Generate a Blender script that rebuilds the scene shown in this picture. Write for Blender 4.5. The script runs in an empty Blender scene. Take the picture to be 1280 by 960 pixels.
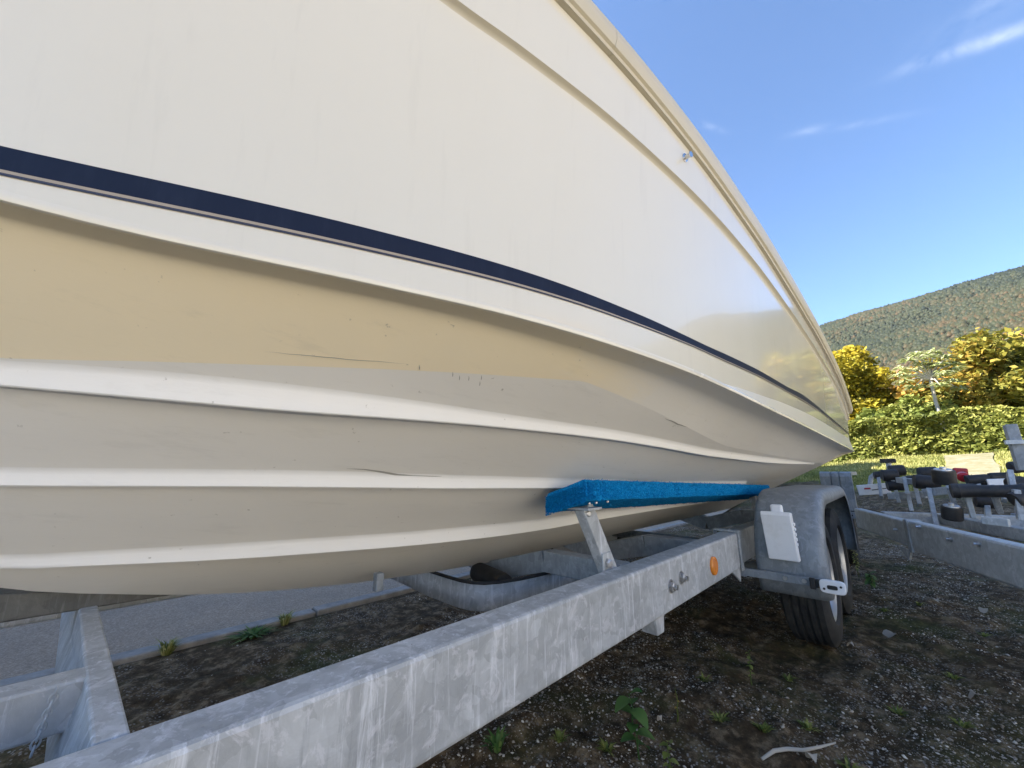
import bpy, bmesh, math, random
import numpy as np
from mathutils import Vector, Matrix
random.seed(7); RNG = np.random.default_rng(7)
SC = bpy.context.scene; COL = SC.collection
R = math.radians

# ------------------------------------------------------------------ camera, sky, sun, exposure
cam = bpy.data.cameras.new("camera"); cam_o = bpy.data.objects.new("camera", cam); COL.objects.link(cam_o)
cam_o.location = (0, 0, .82); cam_o.rotation_euler = (R(90 + 12.88), 0, R(-45.8))
cam.sensor_width = 36; cam.lens = 36 * 481 / 1280; cam.clip_start = .02; cam.clip_end = 6000
SC.camera = cam_o
SUN_DIR = Vector((-.65, .76, 0)).normalized(); SUN_EL = R(42)
W = bpy.data.worlds.new("World"); SC.world = W; W.use_nodes = True
nt = W.node_tree; nt.nodes.clear()
sky = nt.nodes.new("ShaderNodeTexSky"); sky.sky_type = 'NISHITA'; sky.sun_disc = False
sky.sun_elevation = SUN_EL; sky.sun_rotation = math.atan2(SUN_DIR.x, SUN_DIR.y); sky.altitude = 300
sky.air_density = 1.0; sky.dust_density = .15; sky.ozone_density = 6.0
bg = nt.nodes.new("ShaderNodeBackground"); bg.inputs[1].default_value = .0875
wo = nt.nodes.new("ShaderNodeOutputWorld")
tc = nt.nodes.new("ShaderNodeTexCoord")
mp = nt.nodes.new("ShaderNodeMapping"); mp.inputs['Rotation'].default_value = (.25, .1, .5); mp.inputs['Scale'].default_value = (4, 6, 16)
cn = nt.nodes.new("ShaderNodeTexNoise"); cn.inputs['Scale'].default_value = 1.3; cn.inputs['Detail'].default_value = 9; cn.inputs['Roughness'].default_value = .62; cn.inputs['Distortion'].default_value = .7
cr = nt.nodes.new("ShaderNodeValToRGB"); cr.color_ramp.elements[0].position = .40; cr.color_ramp.elements[0].color = (0, 0, 0, 1)
cr.color_ramp.elements[1].position = .80; cr.color_ramp.elements[1].color = (1, 1, 1, 1)
mxs = nt.nodes.new("ShaderNodeMix"); mxs.data_type = 'RGBA'; mxs.inputs[7].default_value = (5.0, 5.3, 5.6, 1)
L = nt.links.new
L(tc.outputs['Generated'], mp.inputs[0]); L(mp.outputs[0], cn.inputs['Vector']); L(cn.outputs[0], cr.inputs[0]); 
def wm(op, a, b=None):
    n = nt.nodes.new("ShaderNodeMath"); n.operation = op
    for i_, v_ in enumerate((a, b)):
        if v_ is None: continue
        if isinstance(v_, (int, float)): n.inputs[i_].default_value = v_
        else: L(v_, n.inputs[i_])
    return n.outputs[0]
def wdot(v):
    n = nt.nodes.new("ShaderNodeVectorMath"); n.operation = 'DOT_PRODUCT'; L(tc.outputs['Generated'], n.inputs[0]); n.inputs[1].default_value = v; return n.outputs['Value']
wisp = None                                                            # a few cirrus wisps: azimuth, elevation, tilt, half length, half width, strength
for az_, el_, tl_, a_, b_, k_ in ((-13, 37.0, -19, .065, .009, .5), (-14.5, 39.0, -5, .06, .02, .16), (12.5, 42.1, -38, .028, .005, .36), (1.0, 37.4, -16, .028, .006, .26), (-4, 35.6, -20, .05, .005, .16)):
    az_, el_, tl_ = R(az_), R(el_), R(tl_); c_ = Vector((math.cos(az_)*math.cos(el_), math.sin(az_)*math.cos(el_), math.sin(el_)))
    r_ = Vector((math.sin(az_), -math.cos(az_), 0)); u_ = r_.cross(c_); e1 = r_*math.cos(tl_) + u_*math.sin(tl_); e2 = c_.cross(e1) * -1
    d1 = wm('DIVIDE', wdot(e1), a_); d2 = wm('DIVIDE', wdot(e2), b_); g_ = wm('MULTIPLY', wm('EXPONENT', wm('MULTIPLY', wm('ADD', wm('MULTIPLY', d1, d1), wm('MULTIPLY', d2, d2)), -1.0)), k_)
    g_ = wm('MULTIPLY', g_, wm('GREATER_THAN', wdot(c_), 0)); wisp = g_ if wisp is None else wm('ADD', wisp, g_)
L(wm('MULTIPLY', wisp, cr.outputs[0]), mxs.inputs[0])
L(sky.outputs[0], mxs.inputs[6]); L(mxs.outputs[2], bg.inputs[0]); L(bg.outputs[0], wo.inputs[0])
sl = bpy.data.lights.new("sun", 'SUN'); sl.energy = 5.0; sl.angle = R(.5); sl.color = (1, .93, .82)
so = bpy.data.objects.new("sun", sl); COL.objects.link(so)
sd = Vector((SUN_DIR.x * math.cos(SUN_EL), SUN_DIR.y * math.cos(SUN_EL), math.sin(SUN_EL)))
so.rotation_euler = sd.to_track_quat('Z', 'Y').to_euler(); so.location = (0, 0, 30)
SC.view_settings.view_transform = 'Standard'; SC.view_settings.look = 'None'; SC.view_settings.gamma = 1
SC.view_settings.exposure = 1.96
SC.cycles.use_denoising = True
SC.cycles.max_bounces = 8

# ------------------------------------------------------------------ helpers
def pchip(xs, ys):
    xs = np.array(xs, float); ys = np.array(ys, float); h = np.diff(xs); m = np.diff(ys) / h; d = np.zeros_like(xs)
    for i in range(1, len(xs) - 1):
        if m[i-1] * m[i] > 0:
            w1 = 2 * h[i] + h[i-1]; w2 = h[i] + 2 * h[i-1]; d[i] = (w1 + w2) / (w1 / m[i-1] + w2 / m[i])
    d[0] = m[0]; d[-1] = m[-1]
    def f(x):
        x = np.asarray(x, float); i = np.clip(np.searchsorted(xs, x) - 1, 0, len(xs) - 2); t = np.clip((x - xs[i]) / h[i], 0, 1)
        return (2*t**3-3*t**2+1)*ys[i] + (t**3-2*t**2+t)*h[i]*d[i] + (-2*t**3+3*t**2)*ys[i+1] + (t**3-t**2)*h[i]*d[i+1]
    return f

def tag(o, label=None, cat=None, group=None, kind=None):
    for k, v in (('label', label), ('category', cat), ('group', group), ('kind', kind)):
        if v: o[k] = v
    return o

def empty(name, loc, label=None, cat=None, group=None):
    o = bpy.data.objects.new(name, None); COL.objects.link(o); o.location = loc; o.empty_display_size = .1
    return tag(o, label, cat, group)

def wloc(o):
    v = Vector(o.location)
    while o.parent: o = o.parent; v += Vector(o.location)
    return v

class MB:
    """collects geometry in world coordinates; build() links it as one mesh object"""
    def __init__(s): s.v = []; s.f = []; s.mi = []; s.cur = 0
    def add(s, vs, fs):
        b = len(s.v); s.v += [tuple(map(float, p)) for p in vs]; s.f += [tuple(b + i for i in f) for f in fs]; s.mi += [s.cur] * len(fs); return s
    def box(s, x0, x1, y0, y1, z0, z1):
        return s.add([(x0,y0,z0),(x1,y0,z0),(x1,y1,z0),(x0,y1,z0),(x0,y0,z1),(x1,y0,z1),(x1,y1,z1),(x0,y1,z1)],
                     [(3,2,1,0),(4,5,6,7),(0,1,5,4),(1,2,6,5),(2,3,7,6),(3,0,4,7)])
    def bar(s, a, b, w, h, up=(0,0,1), w2=None, h2=None):
        """box of section w (sideways) x h (up) from a to b"""
        a = Vector(a); b = Vector(b); d = (b - a).normalized(); side = d.cross(Vector(up)).normalized(); u = side.cross(d).normalized()
        vs = []
        for p, ww, hh in ((a, w, h), (b, w2 or w, h2 or h)):
            for i, j in ((-1,-1),(1,-1),(1,1),(-1,1)): vs.append(p + side * (i * ww / 2) + u * (j * hh / 2))
        return s.add(vs, [(0,1,2,3),(7,6,5,4),(0,4,5,1),(1,5,6,2),(2,6,7,3),(3,7,4,0)])
    def tube(s, pts, r, n=8, closed=False):
        pts = [Vector(p) for p in pts]; rs = r if isinstance(r, (list, tuple)) else [r] * len(pts); vs = []; fs = []; m = len(pts); prev = None
        for i, p in enumerate(pts):
            d = ((pts[(i+1) % m] if (closed or i < m-1) else p) - (pts[i-1] if (closed or i > 0) else p)).normalized()
            if prev is None: prev = Vector((0,0,1)) if abs(d.z) < .9 else Vector((1,0,0))
            a = (prev - d * prev.dot(d)).normalized(); prev = a; b = d.cross(a)
            for k in range(n):
                t = 2 * math.pi * k / n; vs.append(p + (a * math.cos(t) + b * math.sin(t)) * rs[i])
        for i in range(m if closed else m - 1):
            for k in range(n):
                j = (i + 1) % m; fs.append((i*n+k, i*n+(k+1)%n, j*n+(k+1)%n, j*n+k))
        if not closed: fs += [tuple(range(n-1,-1,-1)), tuple((m-1)*n+k for k in range(n))]
        return s.add(vs, fs)
    def lathe(s, prof, c, axis, n=32, caps=True):
        """prof: (along axis, radius)"""
        c = Vector(c); d = Vector(axis).normalized(); a = d.orthogonal().normalized(); b = d.cross(a); vs = []; fs = []; m = len(prof)
        for h, r in prof:
            for k in range(n):
                t = 2 * math.pi * k / n; vs.append(c + d * h + (a * math.cos(t) + b * math.sin(t)) * r)
        for i in range(m - 1):
            for k in range(n): fs.append((i*n+k, i*n+(k+1)%n, (i+1)*n+(k+1)%n, (i+1)*n+k))
        if caps: fs += [tuple(range(n-1,-1,-1)), tuple((m-1)*n+k for k in range(n))]
        return s.add(vs, fs)
    def grid(s, P, flip=False):
        """P: rows x cols x 3"""
        P = np.asarray(P); r, c = P.shape[:2]; fs = []
        for i in range(r-1):
            for j in range(c-1):
                q = (i*c+j, i*c+j+1, (i+1)*c+j+1, (i+1)*c+j); fs.append(q[::-1] if flip else q)
        return s.add(P.reshape(-1, 3), fs)
    def prism(s, poly, d):
        """closed polygon extruded by vector d"""
        n = len(poly); d = Vector(d); vs = [Vector(p) for p in poly] + [Vector(p) + d for p in poly]
        return s.add(vs, [tuple(range(n-1,-1,-1)), tuple(range(n, 2*n))] + [(i, (i+1)%n, n+(i+1)%n, n+i) for i in range(n)])
    def build(s, name, mat, parent=None, smooth=False, bevel=0, angle=35, solid=0, recalc=True):
        off = wloc(parent) if parent else Vector((0,0,0))
        me = bpy.data.meshes.new(name); me.from_pydata([(p[0]-off.x, p[1]-off.y, p[2]-off.z) for p in s.v], [], s.f)
        for m_ in (mat if isinstance(mat, (list, tuple)) else [mat]): me.materials.append(m_)
        if any(s.mi): me.polygons.foreach_set('material_index', s.mi)
        if recalc:
            bm = bmesh.new(); bm.from_mesh(me); bmesh.ops.recalc_face_normals(bm, faces=bm.faces); bm.to_mesh(me); bm.free()
        o = bpy.data.objects.new(name, me); COL.objects.link(o)
        if parent: o.parent = parent
        if smooth:
            me.polygons.foreach_set('use_smooth', [True] * len(me.polygons)); me.set_sharp_from_angle(angle=R(angle))
        if solid:
            m_ = o.modifiers.new('solid', 'SOLIDIFY'); m_.thickness = solid; m_.offset = 0
        if bevel:
            m_ = o.modifiers.new('bevel', 'BEVEL'); m_.width = bevel; m_.segments = 2; m_.limit_method = 'ANGLE'; m_.angle_limit = R(40)
        me.update()
        return o

def np_mesh(name, V, Fq, mat, parent=None, mats=None, midx=None):
    """fast mesh from arrays, Fq: n x k faces"""
    me = bpy.data.meshes.new(name); V = np.asarray(V, np.float32); Fq = np.asarray(Fq, np.int32); k = Fq.shape[1]
    me.vertices.add(len(V)); me.vertices.foreach_set('co', V.ravel()); me.loops.add(Fq.size); me.loops.foreach_set('vertex_index', Fq.ravel())
    me.polygons.add(len(Fq)); me.polygons.foreach_set('loop_start', np.arange(0, Fq.size, k, dtype=np.int32))
    for m_ in (mats or [mat]): me.materials.append(m_)
    if midx is not None: me.polygons.foreach_set('material_index', np.asarray(midx, np.int32))
    me.update(calc_edges=True); me.validate()
    o = bpy.data.objects.new(name, me); COL.objects.link(o)
    if parent: o.parent = parent
    return o

_lat = RNG.random((256, 256))
def vnoise(x, y, sc):
    x = np.asarray(x) / sc; y = np.asarray(y) / sc; xi = np.floor(x).astype(int); yi = np.floor(y).astype(int); fx = x - xi; fy = y - yi
    fx = fx*fx*(3-2*fx); fy = fy*fy*(3-2*fy); g = lambda a, b: _lat[a % 256, b % 256]
    return (g(xi,yi)*(1-fx)+g(xi+1,yi)*fx)*(1-fy) + (g(xi,yi+1)*(1-fx)+g(xi+1,yi+1)*fx)*fy - .5
def fbm(x, y, sc, n=4, p=.5): return sum(vnoise(x + 31*i, y - 17*i, sc / 2**i) * p**i for i in range(n))
def sstep(a, b, x): t = np.clip((np.asarray(x, float) - a) / (b - a), 0, 1); return t*t*(3-2*t)

# ------------------------------------------------------------------ materials
def mat(name, col, rough=.6, metal=0, coat=0, spec=.5):
    m = bpy.data.materials.new(name); m.use_nodes = True; b = m.node_tree.nodes['Principled BSDF']
    b.inputs['Base Color'].default_value = (*col, 1); b.inputs['Roughness'].default_value = rough; b.inputs['Metallic'].default_value = metal
    b.inputs['Coat Weight'].default_value = coat; b.inputs['Coat Roughness'].default_value = .05; b.inputs['Specular IOR Level'].default_value = spec
    return m
def N(m, t, **kw):
    n = m.node_tree.nodes.new(t)
    for k, v in kw.items(): n.inputs[k.replace('_', ' ')].default_value = v
    return n
def lk(m, a, b): m.node_tree.links.new(a, b)
def B(m): return m.node_tree.nodes['Principled BSDF']
def coords(m, scale=(1,1,1), rot=(0,0,0)):
    t = N(m, 'ShaderNodeTexCoord'); p = N(m, 'ShaderNodeMapping'); p.inputs['Scale'].default_value = scale; p.inputs['Rotation'].default_value = rot
    lk(m, t.outputs['Object'], p.inputs[0]); return p.outputs[0]
def noise(m, vec, sc, detail=5, rough=.6, dist=0):
    n = N(m, 'ShaderNodeTexNoise', Scale=sc, Detail=detail, Roughness=rough, Distortion=dist); lk(m, vec, n.inputs['Vector']); return n.outputs[0]
def ramp(m, fac, stops):
    r = N(m, 'ShaderNodeValToRGB'); e = r.color_ramp.elements
    while len(e) < len(stops): e.new(.5)
    for i, (p, c) in enumerate(stops):
        e[i].position = p; e[i].color = (*c, 1) if len(c) == 3 else c
    lk(m, fac, r.inputs[0]); return r.outputs[0]
def mix(m, fac, a, b, mode='MIX'):
    n = N(m, 'ShaderNodeMix'); n.data_type = 'RGBA'; n.blend_type = mode
    for s, v in ((0, fac), (6, a), (7, b)):
        if isinstance(v, (int, float)): n.inputs[s].default_value = v
        elif isinstance(v, tuple): n.inputs[s].default_value = (*v, 1)
        else: lk(m, v, n.inputs[s])
    return n.outputs[2]
def bump(m, h, strength=.3, dist=.01):
    n = N(m, 'ShaderNodeBump', Strength=strength, Distance=dist); lk(m, h, n.inputs['Height']); lk(m, n.outputs[0], B(m).inputs['Normal'])
def g3(v): return (v, v, v)

def galv(name, base=(.50, .52, .53), dark=.6, streak=1.0):
    m = mat(name, base, .5, .12); v = coords(m); b = B(m)
    vo = N(m, 'ShaderNodeTexVoronoi', Scale=42); vd = N(m, 'ShaderNodeMix'); vd.data_type = 'VECTOR'
    nz = N(m, 'ShaderNodeTexNoise', Scale=18, Detail=3); lk(m, v, nz.inputs['Vector'])
    vd.inputs[0].default_value = .06; lk(m, v, vd.inputs[4]); lk(m, nz.outputs['Color'], vd.inputs[5]); lk(m, vd.outputs[1], vo.inputs['Vector'])
    bw = N(m, 'ShaderNodeSeparateColor'); lk(m, vo.outputs['Color'], bw.inputs[0])
    sp = ramp(m, bw.outputs[0], [(0, g3(.82)), (1, g3(1.14))])
    c = mix(m, 1.0, base, sp, 'MULTIPLY')
    big = noise(m, v, 9, 8, .7, .8)
    c = mix(m, ramp(m, big, [(.38, g3(0)), (.68, g3(.8))]), c, (base[0]*dark, base[1]*dark, base[2]*dark))
    st = noise(m, coords(m, (58, 58, 3.2)), 1.0, 7, .75, .6)       # run-down streaks of white rust
    c = mix(m, ramp(m, st, [(.54, g3(0)), (.66, g3(.7 * streak))]), c, (.80, .82, .85))
    dk = noise(m, coords(m, (75, 75, 4.5), (0, 0, .4)), 1.0, 6, .7, .5); c = mix(m, ramp(m, dk, [(.56, g3(0)), (.70, g3(.55))]), c, (base[0]*.5, base[1]*.51, base[2]*.52))
    bl = noise(m, coords(m, (9, 9, 7)), 2.2, 7, .72, 1.4)
    c = mix(m, ramp(m, bl, [(.55, g3(0)), (.61, g3(.5))]), c, (base[0]*1.35, base[1]*1.3, base[2]*1.32))
    sp2 = noise(m, v, 60, 4, .75); c = mix(m, ramp(m, sp2, [(.66, g3(0)), (.73, g3(.65))]), c, (.16, .13, .10))
    lk(m, c, b.inputs['Base Color']); lk(m, ramp(m, st, [(.3, g3(.42)), (.75, g3(.72))]), b.inputs['Roughness'])
    bump(m, bl, .25, .004); return m
GALV = galv('galvanised steel'); GALV_DULL = galv('dull galvanised steel', (.37, .40, .42), .65, .2); GALV_GUARD = galv('weathered mudguard steel', (.25, .275, .295), .75, .12)
GALV_MID = galv('rain washed galvanised steel', (.47, .51, .53), .8, .2)
DARKST = galv('darkened steel', (.11, .11, .10), .7, .15)  # darkened galvanised steel; on the keel beam the colour holds the hull's shade
ZINC = mat('zinc bolt', (.5, .5, .5), .35, .9)

def gel(name, col, r0, coat=.6):
    m = mat(name, col, r0, 0, coat); v = coords(m)
    n = noise(m, coords(m, (1, 1, .35)), 3.2, 6, .6)
    c = mix(m, ramp(m, n, [(.35, g3(0)), (.75, g3(.35))]), col, (col[0]*.93, col[1]*.91, col[2]*.86))
    st = noise(m, coords(m, (30, 30, 1.2)), 1, 5, .6); c = mix(m, ramp(m, st, [(.58, g3(0)), (.8, g3(.22))]), c, (.52, .48, .40))
    lk(m, c, B(m).inputs['Base Color'])
    lk(m, ramp(m, noise(m, v, 2.2, 5, .6), [(.2, g3(r0)), (.85, g3(r0 + .14))]), B(m).inputs['Roughness'])
    bump(m, noise(m, v, 230, 2, .5), .02, .001); return m
GEL = gel('cream gelcoat', (.73, .685, .575), .12, .6)
GEL_CH = gel('cream gelcoat lower', (.745, .70, .595), .2, .5)
def paint(name, col, alt, sc=3.0):
    m = mat(name, col, .55); n = noise(m, coords(m, (.5, 1, 1.6)), sc, 7, .65, .5)
    c = mix(m, ramp(m, n, [(.3, g3(0)), (.75, g3(.6))]), col, alt)
    st = noise(m, coords(m, (1.1, 9, 14)), 2.5, 6, .7); c = mix(m, ramp(m, st, [(.56, g3(0)), (.78, g3(.16))]), c, (.30, .29, .25))
    sp = noise(m, coords(m), 55, 3, .6); c = mix(m, ramp(m, sp, [(.70, g3(0)), (.76, g3(.5))]), c, (.2, .18, .14))
    lk(m, c, B(m).inputs['Base Color']); bump(m, noise(m, coords(m, (.4, 1, 2)), 60, 5, .6), .12, .002); return m
ANTIFOUL = paint('pale grey antifouling', (.80, .775, .72), (.71, .69, .645))
BEIGE = paint('yellowed bare gelcoat', (.87, .755, .535), (.81, .72, .54))
m_ = BEIGE; sx_ = N(m_, 'ShaderNodeSeparateXYZ'); tcx = N(m_, 'ShaderNodeTexCoord'); lk(m_, tcx.outputs['Object'], sx_.inputs[0])
ad_ = N(m_, 'ShaderNodeMath'); ad_.operation = 'MULTIPLY_ADD'; lk(m_, noise(m_, coords(m_, (1, 2, 2)), 7, 6, .65), ad_.inputs[0]); ad_.inputs[1].default_value = .35; lk(m_, sx_.outputs[0], ad_.inputs[2])
mr_ = N(m_, 'ShaderNodeMapRange'); mr_.inputs[1].default_value = -.60; mr_.inputs[2].default_value = -.30; lk(m_, ad_.outputs[0], mr_.inputs[0])
old_ = B(m_).inputs['Base Color'].links[0].from_socket; lk(m_, mix(m_, mr_.outputs[0], old_, (.78, .755, .70)), B(m_).inputs['Base Color'])   # the bare patch wears out into the grey paint
STRAKE = paint('strake paint', (.83, .815, .78), (.76, .745, .71))
NAVY = mat('navy stripe', (.006, .014, .055), .5, 0, 0, .2)
m_ = NAVY; lk(m_, mix(m_, ramp(m_, noise(m_, coords(m_, (22, 22, 3)), 1.5, 6, .7), [(.5, g3(0)), (.8, g3(.35))]), (.003, .010, .034), (.022, .035, .07)), B(m_).inputs['Base Color'])
TAN = mat('tan pinstripe', (.36, .30, .23), .4); NAVY2 = mat('dark pinstripe', (.02, .024, .05), .35)
RAILM = gel('beige rub rail', (.56, .50, .37), .35, .1)
GROOVE = gel('yellowed groove', (.52, .47, .36), .4, 0)
DECK = mat('deck', (.75, .73, .68), .6)
SS = mat('stainless', (.6, .6, .6), .15, 1)
SCUFF = mat('scuff', (.36, .345, .31), .8)
BLUE = mat('blue carpet', (.008, .17, .46), .95, spec=.1)
m_ = BLUE; v_ = coords(m_); lk(m_, ramp(m_, noise(m_, v_, 190, 4, .7), [(.3, (.002, .11, .34)), (.55, (.005, .28, .64)), (.8, (.05, .46, .82))]), B(m_).inputs['Base Color']); bump(m_, noise(m_, v_, 240, 3, .7), .9, .004)
RUBBER = mat('black rubber', (.018, .018, .019), .62)
m_ = RUBBER; v_ = coords(m_); lk(m_, ramp(m_, noise(m_, v_, 14, 6, .7), [(.4, (.014, .014, .015)), (.75, (.045, .042, .038))]), B(m_).inputs['Base Color'])
TYRE = mat('tyre rubber', (.02, .02, .02), .8)
m_ = TYRE; v_ = coords(m_); lk(m_, ramp(m_, noise(m_, v_, 9, 6, .7), [(.4, (.016, .016, .016)), (.72, (.06, .055, .047))]), B(m_).inputs['Base Color'])
RIM = mat('silver rim', (.52, .53, .54), .35, .6)
WPLAST = mat('white plastic', (.80, .80, .80), .4); m_ = WPLAST; lk(m_, mix(m_, ramp(m_, noise(m_, coords(m_), 16, 6, .7), [(.5, g3(0)), (.8, g3(.5))]), (.82, .82, .82), (.60, .59, .56)), B(m_).inputs['Base Color'])
BPLAST = mat('black plastic', (.015, .015, .016), .45)
AMBER = mat('amber reflector', (.75, .24, .02), .25, 0, .5)
REDP = mat('red plastic', (.42, .012, .02), .35)
LENS = mat('clear lens', (.55, .55, .54), .15, 0, .6)

# ------------------------------------------------------------------ ground and terrain
def rise(x, y):
    u = np.asarray(x) - .45 * np.clip(np.asarray(y), -60, 60)
    return .62 * sstep(6.2, 11.5, u) + .72 * sstep(11.5, 17.5, u) + .8 * sstep(19, 60, u)
def gz(x, y, fine=True):
    x = np.asarray(x, float); y = np.asarray(y, float); z = rise(x, y)
    a = 1 - sstep(2.15, 2.5, y) * (1 - sstep(7.4, 8.2, y)) * (1 - sstep(6, 8, x - .45*y))
    z = z + a * .035 * fbm(x, y, 1.3, 3)
    if fine: z = z + a * (.030 * fbm(x + 9, y, .20, 3, .6) + .013 * fbm(x, y + 5, .045, 3, .6))
    return z
def axis_pts(segs):
    out = []
    for a, b, n in segs: out += list(np.linspace(a, b, n, endpoint=False))
    return np.array(out + [segs[-1][1]])
xs = axis_pts([(-2500, -300, 6), (-300, -30, 10), (-30, -3, 24), (-3, -.2, 28), (-.2, 3.6, 320), (3.6, 7, 130), (7, 20, 90), (20, 60, 30), (60, 320, 10), (320, 2500, 6)])
ys = axis_pts([(-2500, -300, 6), (-300, -30, 10), (-30, -4, 24), (-4, -.7, 44), (-.7, 1.0, 150), (1.0, 2.6, 110), (2.6, 9, 30), (9, 30, 18), (30, 300, 10), (300, 2500, 6)])
X, Y = np.meshgrid(xs, ys, indexing='ij'); Z = gz(X, Y); Z = np.where((np.abs(X) > 70) | (np.abs(Y) > 70), rise(X, Y) - .02, Z)
road_hole = (Y > 2.62) & (Y < 7.3) & (X - .45*Y < 6); Z = Z - .06 * sstep(2.55, 2.62, Y) * (1 - sstep(7.2, 7.4, Y)) * (1 - sstep(7.6, 7.9, X))
n0, n1 = X.shape; ii = (np.arange(n0-1)[:, None] * n1 + np.arange(n1-1)[None]).ravel()
SOIL = mat('dark gravelly soil', (.04, .035, .03), .95, spec=.15)
m_ = SOIL; v_ = coords(m_)
c_ = ramp(m_, noise(m_, v_, 14, 10, .75), [(.30, (.018, .011, .005)), (.50, (.085, .058, .031)), (.72, (.38, .28, .17))])
c_ = mix(m_, ramp(m_, noise(m_, v_, 1.7, 7, .68, .5), [(.50, g3(0)), (.66, g3(.85))]), c_, ramp(m_, noise(m_, v_, 45, 4, .7), [(.3, (.03, .036, .011)), (.7, (.11, .11, .04))]))
vg = N(m_, 'ShaderNodeTexVoronoi', Scale=85); lk(m_, v_, vg.inputs['Vector'])
gm = N(m_, 'ShaderNodeMath'); gm.operation = 'MULTIPLY'; lk(m_, ramp(m_, vg.outputs['Distance'], [(.22, g3(1)), (.36, g3(0))]), gm.inputs[0]); lk(m_, ramp(m_, noise(m_, v_, 3.1, 5, .6), [(.45, g3(0)), (.6, g3(.9))]), gm.inputs[1])
c_ = mix(m_, gm.outputs[0], c_, (.34, .31, .27))
at = m_.node_tree.nodes.new('ShaderNodeAttribute'); at.attribute_name = 'grass'
gcol = ramp(m_, noise(m_, v_, 3.5, 8, .72), [(.3, (.10, .12, .03)), (.55, (.26, .25, .08)), (.75, (.42, .38, .19))])
gsm = N(m_, 'ShaderNodeMath'); gsm.operation = 'MULTIPLY'; lk(m_, at.outputs['Fac'], gsm.inputs[0]); gsm.inputs[1].default_value = 1
c_ = mix(m_, gsm.outputs[0], c_, gcol); lk(m_, c_, B(m_).inputs['Base Color']); bump(m_, noise(m_, v_, 70, 6, .75), .7, .01)
gro = np_mesh('ground', np.stack([X, Y, Z], -1).reshape(-1, 3), np.stack([ii, ii+n1, ii+n1+1, ii+1], 1), SOIL)
gro.data.polygons.foreach_set('use_smooth', [True] * len(gro.data.polygons))
a_ = gro.data.attributes.new('grass', 'FLOAT', 'POINT'); a_.data.foreach_set('value', sstep(9.3, 10.6, X - .45*Y + 1.8*fbm(X, Y, 1.5, 3)).astype(np.float32).ravel())
tag(gro, kind='structure')

ASPH = mat('asphalt', (.1, .1, .1), .9); m_ = ASPH; v_ = coords(m_)
c_ = ramp(m_, noise(m_, v_, 120, 4, .75), [(.3, (.18, .138, .10)), (.52, (.40, .31, .225)), (.75, (.66, .54, .42))])
c_ = mix(m_, ramp(m_, noise(m_, v_, 2.2, 6, .6), [(.4, g3(0)), (.75, g3(.35))]), c_, (.16, .148, .13)); lk(m_, c_, B(m_).inputs['Base Color']); bump(m_, noise(m_, v_, 150, 4, .7), .8, .006)
def sheet(name, x0, x1, y0f, y1f, mt, lift, nx=60, ny=8):
    gx = np.linspace(x0, x1, nx); P = np.zeros((nx, ny, 3))
    for i, x in enumerate(gx):
        yy = np.linspace(y0f(x), y1f(x), ny); P[i, :, 0] = x; P[i, :, 1] = yy; P[i, :, 2] = gz(np.full(ny, x), yy, False) + lift
    return tag(MB().grid(P, True).build(name, mt, smooth=True), kind='structure')
sheet('road', -40, 7.6, lambda x: 2.66, lambda x: 7.2, ASPH, .012)
sheet('road', 7.601, 17, lambda x: 2.4, lambda x: 7.2, ASPH, .05)
sheet('road', 10.2, 11.5, lambda x: -16, lambda x: -.95 - .12*(x-10), ASPH, .03, 6, 30)
CONC = mat('concrete', (.36, .345, .32), .9); m_ = CONC; v_ = coords(m_)
lk(m_, ramp(m_, noise(m_, v_, 12, 8, .7), [(.3, (.20, .19, .175)), (.6, (.34, .325, .30)), (.8, (.42, .41, .38))]), B(m_).inputs['Base Color']); bump(m_, noise(m_, v_, 90, 4, .7), .5, .004)
PATHM = mat('worn path', (.22,.2,.16), .9); m_ = PATHM; v_ = coords(m_)
lk(m_, ramp(m_, noise(m_, v_, 4, 9, .75), [(.35, (.13,.13,.05)), (.5, (.20,.18,.11)), (.7, (.27,.245,.19))]), B(m_).inputs['Base Color'])
path = sheet('path', 12.3, 15.7, lambda x: -.117*x - .05 + .12*float(fbm(x, 0, 1.2, 2)), lambda x: -.063*x + .12*float(fbm(x, 9, 1.2, 2)), PATHM, .02, 60, 10)
x = -6.0; kerb = empty('kerb', (0, 2.6, 0)); kerb['kind'] = 'structure'
proto = None
while x < 7.5:                                                        # kerb stones, one metre each
    if proto is None:
        proto = MB().box(x, x+.988, 2.565, 2.655, -.08, .026).build('kerb_stone', CONC, kerb, bevel=.008); x0 = x
    else:
        o = proto.copy(); COL.objects.link(o); o.parent = kerb; o.location = (x - x0, random.uniform(-.004, .004), random.uniform(-.004, .003))
    x += 1.0

HRS = mat('shed roof', (.25, .13, .09), .85); SHD = mat('shed door', (.45, .44, .42), .6)
YARD = mat('pale gravel yard', (.42, .39, .345), .95); m_ = YARD; v_ = coords(m_)
lk(m_, ramp(m_, noise(m_, v_, 60, 6, .75), [(.3, (.34,.31,.26)), (.55, (.56,.52,.45)), (.8, (.68,.64,.57))]), B(m_).inputs['Base Color']); bump(m_, noise(m_, v_, 80, 5, .7), .6, .01)
yx = np.linspace(-14, 8.5, 90); yp = np.array([[(x, y, float(gz(x, y, False)) + .03) for y in np.linspace(-16, -1.4 + .2*float(fbm(x, 0, .8, 3)), 30)] for x in yx])
tag(MB().grid(yp, True).build('bounce_yard', YARD, smooth=True), kind='structure')  # pale ground added out of view to bounce sunlight up onto the hull
SHW = mat('white render', (.74, .70, .62), .9)
sh = empty('bounce_shed', (-4, -13, 0), 'unseen white rendered shed added to bounce light, across the yard behind the camera', 'shed')  # unseen pale walls, added to throw warm light back at the boat
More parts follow.
